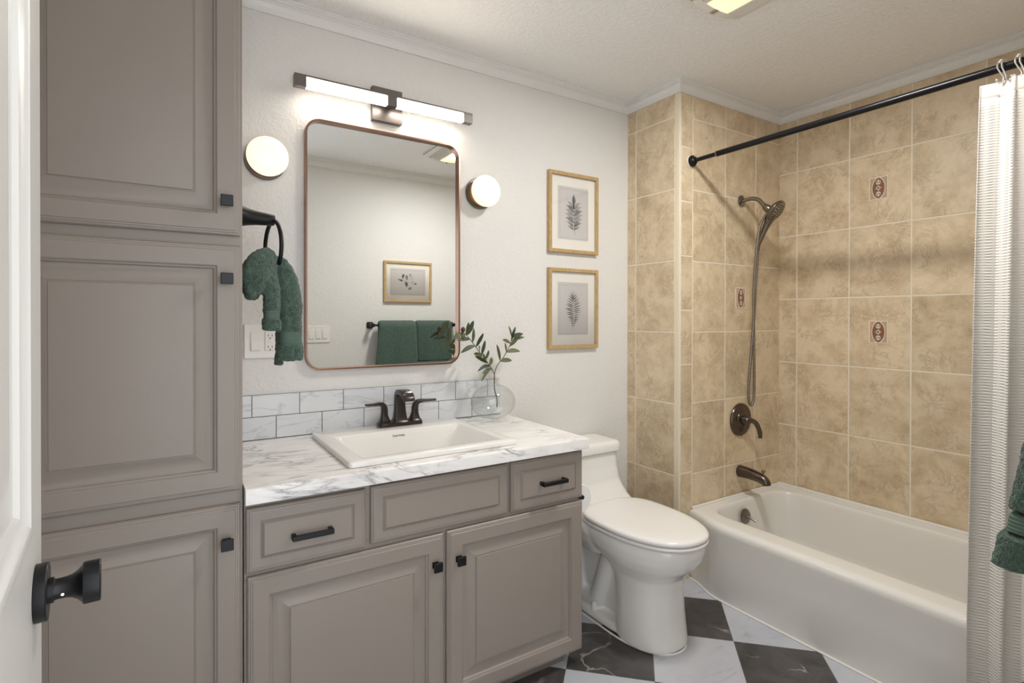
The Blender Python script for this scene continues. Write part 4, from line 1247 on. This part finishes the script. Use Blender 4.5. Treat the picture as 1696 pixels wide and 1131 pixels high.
# handheld shower
def make_shower():
    t = thing('hand_shower', 'brushed nickel hand shower with long looped hose on the tiled end wall', 'shower head', (2.485, WY, 1.848))
    b_ = B(); lathe(b_, [(0, 0.0004), (0.031, 0.0004), (0.030, 0.004), (0.018, 0.010), (0.012, 0.012), (0, 0.012)], (2.487, WY, 1.848), (0, -1, 0), 32)
    obj('flange', b_, M['nickel'], t, smooth=True, angle=40)
    b_ = B(); tube(b_, spline([(2.487, WY-0.008, 1.848), (2.488, WY-0.05, 1.852), (2.490, WY-0.088, 1.842), (2.492, WY-0.115, 1.815), (2.493, WY-0.128, 1.800)], 6), 0.0105, 14)
    obj('arm', b_, M['nickel'], t, smooth=True)
    ax = Vector((0.05, -0.72, -0.66)).normalized()
    j = Vector((2.493, WY-0.124, 1.803))
    b_ = B(); lathe(b_, [(0, 0), (0.014, 0), (0.015, 0.003), (0.015, 0.012), (0.019, 0.014), (0.020, 0.036), (0.017, 0.040), (0, 0.040)], j, ax, 24)
    obj('bracket', b_, M['dnickel'], t, smooth=True, angle=40)
    # spray head: disc facing the tub, tapering to the handle
    fc = Vector((2.500, WY-0.182, 1.770)); fn = Vector((0.10, -0.80, -0.58)).normalized()
    hd = Vector((-0.03, 0.26, -1.0)); hd = (hd - fn*hd.dot(fn)*0.55).normalized()
    b_ = B(); lathe(b_, [(0, -0.030), (0.020, -0.030), (0.034, -0.022), (0.050, -0.010), (0.054, -0.003), (0.054, 0.004), (0.051, 0.007), (0, 0.008)], fc, fn, 40)
    end = fc + hd*0.185 - fn*0.012
    tube(b_, spline([tuple(fc+hd*0.030-fn*0.014)+(0.026,), tuple(fc+hd*0.065-fn*0.014)+(0.0185,), tuple(fc+hd*0.11-fn*0.015)+(0.0145,), tuple(fc+hd*0.16-fn*0.014)+(0.0125,), tuple(end)+(0.011,)], 4) and [p[:3] for p in spline([tuple(fc+hd*0.030-fn*0.014)+(0.026,), tuple(fc+hd*0.065-fn*0.014)+(0.0185,), tuple(fc+hd*0.11-fn*0.015)+(0.0145,), tuple(fc+hd*0.16-fn*0.014)+(0.0125,), tuple(end)+(0.011,)], 4)], [p[3] for p in spline([(0, 0, 0, 0.026), (0, 0, 0, 0.0185), (0, 0, 0, 0.0145), (0, 0, 0, 0.0125), (0, 0, 0, 0.011)], 4)], 16)
    hs = obj('handset', b_, M['dnickel'], t, smooth=True, angle=50)
    a, b = frame_axes(fn)
    b_ = B(); lathe(b_, [(0, 0.0082), (0.045, 0.0076), (0.045, 0.0090), (0, 0.0096)], fc, fn, 36); obj('spray_face', b_, M['nickel'], hs, smooth=True, angle=40)
    b_ = B()
    for rr2, n_ in ((0.010, 5), (0.022, 9), (0.034, 14)):
        for k in range(n_):
            an = 2*PI*k/n_ + rr2*50
            lathe(b_, [(0, 0.0094), (0.0034, 0.0094), (0.0028, 0.0108), (0, 0.0110)], fc + a*(rr2*math.cos(an)) + b*(rr2*math.sin(an)), fn, 8)
    obj('nozzles', b_, M['slot'], hs, smooth=True, label='dark rubber nozzles')
    # metal hose: from the bracket down, loop, and up to the handle end
    hose = spline([tuple(j+ax*0.030+Vector((-0.012, 0.0, -0.020))), (2.466, WY-0.118, 1.70), (2.462, WY-0.100, 1.56), (2.468, WY-0.085, 1.40), (2.482, WY-0.075, 1.22), (2.497, WY-0.068, 1.05), (2.508, WY-0.062, 0.90), (2.507, WY-0.060, 0.835), (2.489, WY-0.060, 0.803), (2.467, WY-0.060, 0.830), (2.461, WY-0.062, 0.90), (2.470, WY-0.068, 1.05), (2.484, WY-0.075, 1.25), (2.488, WY-0.080, 1.40), (2.490, WY-0.087, 1.51), tuple(end)], 14)
    b_ = B(); tube(b_, hose, [0.0068 + (0.0006 if i % 2 else -0.0004) for i in range(len(hose))], 10)
    obj('hose', b_, M['nickel'], t, smooth=True)
    b_ = B(); d = (Vector(hose[-1]) - Vector(hose[-4])).normalized(); lathe(b_, [(0, -0.03), (0.0085, -0.03), (0.0105, -0.022), (0.0105, 0.0), (0, 0.0)], Vector(hose[-1]) + d*0.004, d, 16); obj('hose_nut', b_, M['nickel'], t, smooth=True, angle=40)
make_shower()
# valve
t = thing('shower_valve', 'round dark bronze valve plate with a curved lever on the tiled end wall', 'faucet', (2.482, WY, 0.722))
bm = B(); lathe(bm, [(0, 0.0004), (0.085, 0.0004), (0.085, 0.004), (0.080, 0.010), (0.060, 0.013), (0.045, 0.014), (0.043, 0.018), (0.030, 0.022), (0, 0.022)], (2.482, WY, 0.722), (0, -1, 0), 56); obj('escutcheon', bm, M['orb'], t, smooth=True, angle=40)
bm = B()
lathe(bm, [(0, 0.0215), (0.024, 0.0215), (0.022, 0.04), (0.019, 0.052), (0.012, 0.058), (0, 0.060)], (2.482, WY, 0.722), (0, -1, 0), 28)
tube(bm, spline([(2.482, WY-0.045, 0.722), (2.500, WY-0.056, 0.722), (2.523, WY-0.062, 0.708), (2.542, WY-0.066, 0.680), (2.551, WY-0.068, 0.650), (2.552, WY-0.068, 0.630)], 5), [0.014]*5+[0.0125]*8+[0.0115]*8+[0.010]*5, 12)
obj('lever', bm, M['orb'], t, smooth=True, angle=50)
# tub spout
t = thing('tub_spout', 'dark bronze tub spout with a diverter knob above the bathtub', 'faucet', (2.478, WY, 0.453))
bm = B()
sp = spline([(2.478, WY-0.0005, 0.456, 0.031), (2.479, WY-0.02, 0.457, 0.030), (2.480, WY-0.06, 0.455, 0.028), (2.481, WY-0.10, 0.450, 0.026), (2.482, WY-0.128, 0.442, 0.024), (2.482, WY-0.145, 0.430, 0.0215), (2.482, WY-0.149, 0.418, 0.0195)], 5)
tube(bm, [p[:3] for p in sp], [p[3] for p in sp], 20); obj('spout', bm, M['orb'], t, smooth=True, angle=60)
bm = B(); lathe(bm, [(0, 0), (0.004, 0), (0.004, 0.014), (0.0085, 0.017), (0.009, 0.023), (0.006, 0.027), (0, 0.028)], (2.482, WY-0.130, 0.463), (0, 0, 1), 16); obj('diverter_knob', bm, M['dnickel'], t, smooth=True, angle=50)

# ---- accent tiles
def accent(label, cen, axis, w_=0.080, h_=0.106):
    """axis 'x': on the long wall facing -X; 'y': on the end wall facing -Y"""
    cx, cy, cz = cen
    def f(a, b, d): return (XT-TT+0.0004-d, cy-a, cz+b) if axis == 'x' else (cx+a, YP-TT+0.0004-d, cz+b)
    t = thing('accent_tile', label, 'tile', f(0, 0, 0), 'decorative accent tiles in the alcove')
    def rect(i, d): return [f(-w_/2+i, -h_/2+i, d), f(w_/2-i, -h_/2+i, d), f(w_/2-i, h_/2-i, d), f(-w_/2+i, h_/2-i, d)]
    b_ = B(); skin_rings(b_, [rect(0, 0), rect(0, 0.0022), rect(0.0035, 0.0022), rect(0.0035, 0)], closed=True); obj('border', b_, M['ac_line'], t)
    b_ = B(); skin_rings(b_, [rect(0.0036, 0), rect(0.0036, 0.0018)]); obj('ground', b_, M['ac_ground'], t)
    def lens(sc2, d0, d1, mat, name):
        b2 = B(); rings = []
        for d in (d0, d1):
            pts = []
            for k in range(40):
                a = 2*PI*k/40
                s, c = math.sin(a), math.cos(a)
                pts.append(f(sc2*0.026*math.copysign(abs(c)**1.25, c), sc2*0.049*s, d))
            rings.append(pts)
        skin_rings(b2, rings); return obj(name, b2, mat, t)
    lens(1.10, 0.0016, 0.0026, M['ac_line'], 'oval_rim')
    lens(1.0, 0.0020, 0.0031, M['ac_brown'], 'medallion')
    b_ = B()
    def pet(x, y, ang, L, wd): 
        leaf_poly(b_, (x, y), (x+L*math.cos(ang), y+L*math.sin(ang)), wd, 0.0, 6, 0, lambda p, q: f(p, q, 0.0034))
    for a in range(8): pet(0, 0, a*PI/4, 0.011 if a % 2 else 0.014, 0.0030)
    for s in (-1, 1):
        for a in (0.25, 0.5, 0.75): pet(0, s*0.016, s*a*PI, 0.016, 0.0034)
        pet(0, s*0.028, s*PI/2, 0.014, 0.0042); pet(-0.004, s*0.030, s*PI*0.8, 0.008, 0.0026); pet(0.004, s*0.030, s*PI*0.2, 0.008, 0.0026)
    o = obj('motif', b_, M['ac_line'], t); so = o.modifiers.new('s', 'SOLIDIFY'); so.thickness = 0.0005
M['ac_line'] = plain('cream relief glaze', (236, 222, 204), 0.5)
M['ac_ground'] = plain('beige speckled glaze', (190, 165, 138), 0.5, var=0.15)
M['ac_brown'] = plain('brown medallion glaze', (134, 92, 68), 0.45)
accent('small cream and brown medallion tile on the long tub wall, upper one', (0, 1.217, 1.861), 'x')
accent('small cream and brown medallion tile on the long tub wall, lower one', (0, 1.215, 1.180), 'x')
accent('small brown medallion tile on the end wall behind the shower hose', (2.482, 0, 1.350), 'y')

# ================================================================== SHOWER ROD, HOOKS, CURTAIN
RDX, RDZ = 2.097, 1.992
t = thing('shower_curtain_rod', 'black tension rod across the tub alcove', 'curtain rod', (RDX, 0.93, RDZ))
bm = B(); tube(bm, [(RDX, WY-0.02, RDZ), (RDX, WY-0.135, RDZ)], 0.0098, 18); tube(bm, [(RDX, YC+0.003, RDZ), (RDX, YC+0.08, RDZ)], 0.0098, 18); tube(bm, [(RDX, 1.56, RDZ), (RDX, 0.235, RDZ)], 0.0128, 20)
obj('tube', bm, M['blackrod'], t, smooth=True, angle=40)
for y, d in ((WY, -1), (YC+0.0004, 1)):
    bm = B(); lathe(bm, [(0, 0.0035), (0.026, 0.0035), (0.0275, 0.007), (0.0265, 0.012), (0.021, 0.015), (0.020, 0.021), (0.016, 0.024), (0.0125, 0.030), (0, 0.030)], (RDX, y, RDZ), (0, d, 0), 32)
    f_ = obj('flange', bm, M['blackrod'], t, smooth=True, angle=40)
    bm = B(); lathe(bm, [(0, 0.0002), (0.029, 0.0002), (0.029, 0.0036), (0, 0.0036)], (RDX, y, RDZ), (0, d, 0), 32); obj('pad', bm, M['caulk'], f_, smooth=True, angle=40, label='pale rubber pad')
bm = B(); lathe(bm, [(0.0095, 0), (0.0133, 0), (0.0133, 0.006), (0.0095, 0.006)], (RDX, 1.561, RDZ), (0, 1, 0), 24); obj('collar', bm, M['nickel'], t, smooth=True, angle=40, label='grey joint collar')

def hook(y, label):
    t = thing('curtain_hook', label, 'curtain hook', (RDX, y, RDZ), 'double roller hooks on the shower rod')
    for s in (-1, 1):
        b_ = B()
        R_ = 0.021
        pth = [(RDX+0.020, y+s*0.005, RDZ+0.004)] + [(RDX - R_*math.sin(a), y+s*0.005, RDZ+0.001 + R_*math.cos(a)) for a in [math.radians(-60+k*15) for k in range(0, 12)]] + [(RDX-0.016, y+s*0.004-0.006, RDZ-0.022), (RDX-0.012, y+s*0.003-0.010, RDZ-0.036), (RDX-0.013, y+s*0.006-0.010, RDZ-0.047), (RDX-0.015, y+s*0.013-0.010, RDZ-0.050), (RDX-0.018, y+s*0.017-0.010, RDZ-0.042)]
        tube(b_, spline(pth, 3), 0.0023, 8)
        w_ = obj('wire', b_, M['chrome'], t, smooth=True)
        b_ = B()
        lathe(b_, [(0.0042*math.sin(PI*k/8), -0.0042*math.cos(PI*k/8)) for k in range(9)], (RDX-0.018, y+s*0.017-0.010, RDZ-0.038), (0, 0, 1), 12)
        obj('ball', b_, M['chrome'], w_, smooth=True)
    b_ = B()
    for k in range(5):
        a = math.radians(-56+k*28)
        lathe(b_, [(0.0035*math.sin(PI*q/8), -0.0035*math.cos(PI*q/8)) for q in range(9)], (RDX-0.0215*math.sin(a), y, RDZ+0.001+0.0215*math.cos(a)), (0, 1, 0), 10)
    obj('roller_balls', b_, M['chrome'], t, smooth=True)
hook(0.572, 'shiny double roller curtain hook nearest the tub faucet end')
hook(0.532, 'shiny double roller curtain hook second along, closer to the door wall')

def make_curtain():
    t = thing('shower_curtain', 'white waffle weave shower curtain bunched at the door end of the rod', 'shower curtain', (2.06, 0.40, 0.03))
    nu, nv = 220, 60
    ztop, zbot = 1.950, 0.035
    yL_t, yR = 0.612, 0.168
    def P(u, v):      # u 0..1 from the free edge to the door wall; v 0..1 from top to bottom
        z = ztop + (zbot-ztop)*v
        k = min(1.0, v/0.86)
        xb = 2.092 + (1.962-2.092)*k
        amp = 0.021*(0.75+0.45*math.sin(v*1.5))
        ph = u*PI*2*6.0
        fx = amp*math.cos(ph*1.0 + 0.3*math.sin(v*3)) ; fy = 0.012*math.sin(ph*2+0.4)
        y = yL_t + (yR-yL_t)*u + fy - 0.018*v*(1-u)
        x = xb - fx*0.9 - 0.005*math.sin(v*5+u*9)
        if v < 0.02: x = xb + (x-xb)*0.85
        return (x, y, z)
    def grid(v0, v1, n, name, mat, off=0.0):
        me = bpy.data.meshes.new(name)
        V, Fc, UV = [], [], []
        for j in range(n+1):
            v = v0+(v1-v0)*j/n
            for i in range(nu+1):
                u = i/nu; p = P(u, v); V.append((p[0]-off-t.location[0], p[1]-t.location[1], p[2]-t.location[2])); UV.append((u*1.1, v))
        for j in range(n):
            for i in range(nu):
                a = j*(nu+1)+i; Fc.append((a, a+1, a+nu+2, a+nu+1))
        me.from_pydata(V, [], Fc)
        ul = me.uv_layers.new(name='UVMap')
        for poly in me.polygons:
            for li in poly.loop_indices: ul.data[li].uv = UV[me.loops[li].vertex_index]
            poly.use_smooth = True
        me.materials.append(mat)
        o = link(bpy.data.objects.new(name, me)); o.parent = t
        s = o.modifiers.new('solid', 'SOLIDIFY'); s.thickness = 0.0022; s.offset = 0
        return o
    grid(0.022, 1.0, nv, 'cloth', M['curtain'])
    grid(0.0, 0.024, 3, 'top_hem', M['hemcloth'])
M['hemcloth'] = plain('plain white hem cloth', (238, 232, 224), 0.9)
make_curtain()

# ================================================================== CEILING FAN LIGHT
def make_fan():
    x0, x1, y0, y1 = 1.440, 1.768, 0.690, 1.226
    cx = (x0+x1)/2
    t = thing('ceiling_fan_light', 'white ceiling exhaust fan with a glowing lens and side grilles', 'ceiling light', (cx, (y0+y1)/2, ZC))
    def zb(x): return ZC - 0.018 - 0.030*(1-((x-cx)/((x1-x0)/2))**2)
    lx0, lx1 = 1.553, 1.664
    g0, g1 = 1.470, 1.738
    bw = 0.026
    # cover ring: cells of a grid on the curved face, leaving out the grille/lens openings
    xs = [x0, g0, lx0, lx1, g1, x1]
    fine = []
    for a, b in zip(xs[:-1], xs[1:]):
        for k in range(6): fine.append(a+(b-a)*k/6)
    fine.append(x1)
    ys = [y0, y0+bw, y1-bw, y1]
    bm_ = B()
    def slab(xa, xb, ya, yb, th=0.004):
        v = []
        for (x, y) in ((xa, ya), (xb, ya), (xb, yb), (xa, yb)):
            v.append((x, y))
        lo = [bm_.verts.new((x, y, zb(x))) for x, y in v]; hi = [bm_.verts.new((x, y, zb(x)+th)) for x, y in v]
        bm_.faces.new(lo[::-1]); bm_.faces.new(hi)
        for k in range(4): bm_.faces.new((lo[k], lo[(k+1) % 4], hi[(k+1) % 4], hi[k]))
    for i in range(len(fine)-1):
        slab(fine[i], fine[i+1], y0, y0+bw); slab(fine[i], fine[i+1], y1-bw, y1)
        if fine[i+1] <= g0+1e-6 or fine[i] >= g1-1e-6: slab(fine[i], fine[i+1], y0+bw, y1-bw)
    bmesh.ops.remove_doubles(bm_, verts=bm_.verts[:], dist=1e-5)
    # side skirt up to the ceiling
    for xa in (x0, x1-0.004): box(bm_, xa, xa+0.004, y0, y1, zb(x0)+0.0005, ZC-0.0004)
    for k in range(24):
        xa = x0+(x1-x0)*k/24; xb = x0+(x1-x0)*(k+1)/24
        for ya in (y0, y1-0.004): box(bm_, xa, xb, ya, ya+0.004, max(zb(xa), zb(xb))+0.001, ZC-0.0004)
    obj('cover', bm_, M['fan'], t, smooth=True, angle=30)
    bm_ = B(); rings = []
    for k in range(9):
        x = lx0+0.001+(lx1-lx0-0.002)*k/8
        rings.append([(x, y0+bw+0.001, zb(x)+0.001), (x, y1-bw-0.001, zb(x)+0.001), (x, y1-bw-0.001, zb(x)+0.004), (x, y0+bw+0.001, zb(x)+0.004)])
    skin_rings(bm_, rings); obj('lens', bm_, M['fanlens'], t, smooth=True, angle=30, label='glowing warm lens')
    for a, b in ((g0, lx0-0.004), (lx1+0.004, g1)):
        bm_ = B()
        n = 9
        for k in range(n):
            x = a+0.004+(b-a-0.008)*k/(n-1)
            box(bm_, x-0.0022, x+0.0022, y0+bw-0.002, y1-bw+0.002, zb(x)+0.001, zb(x)+0.012)
        obj('grille', bm_, M['fan'], t)
        bm_ = B(); box(bm_, a, b, y0+bw, y1-bw, ZC-0.012, ZC-0.009); obj('shade_panel', bm_, M['slot'], t, label='dark panel coloured as the shade behind the grille')  # solid panel, the shade of the hollow is put into its colour
def fan_lamp():
    # the fan's own lamp: light leaves the lens downwards in a wide beam
    ld = bpy.data.lights.new('fan_lamp', 'AREA'); ld.shape = 'RECTANGLE'; ld.size = 0.10; ld.size_y = 0.30
    ld.energy = FAN_W; ld.color = (1.0, 0.985, 0.955); ld.spread = math.radians(180)
    o = link(bpy.data.objects.new('fan_lamp', ld)); o.location = (1.606, 0.965, ZC-0.053)
fan_lamp()
M['fan'] = plain('white fan plastic', (236, 231, 224), 0.5)
make_fan()
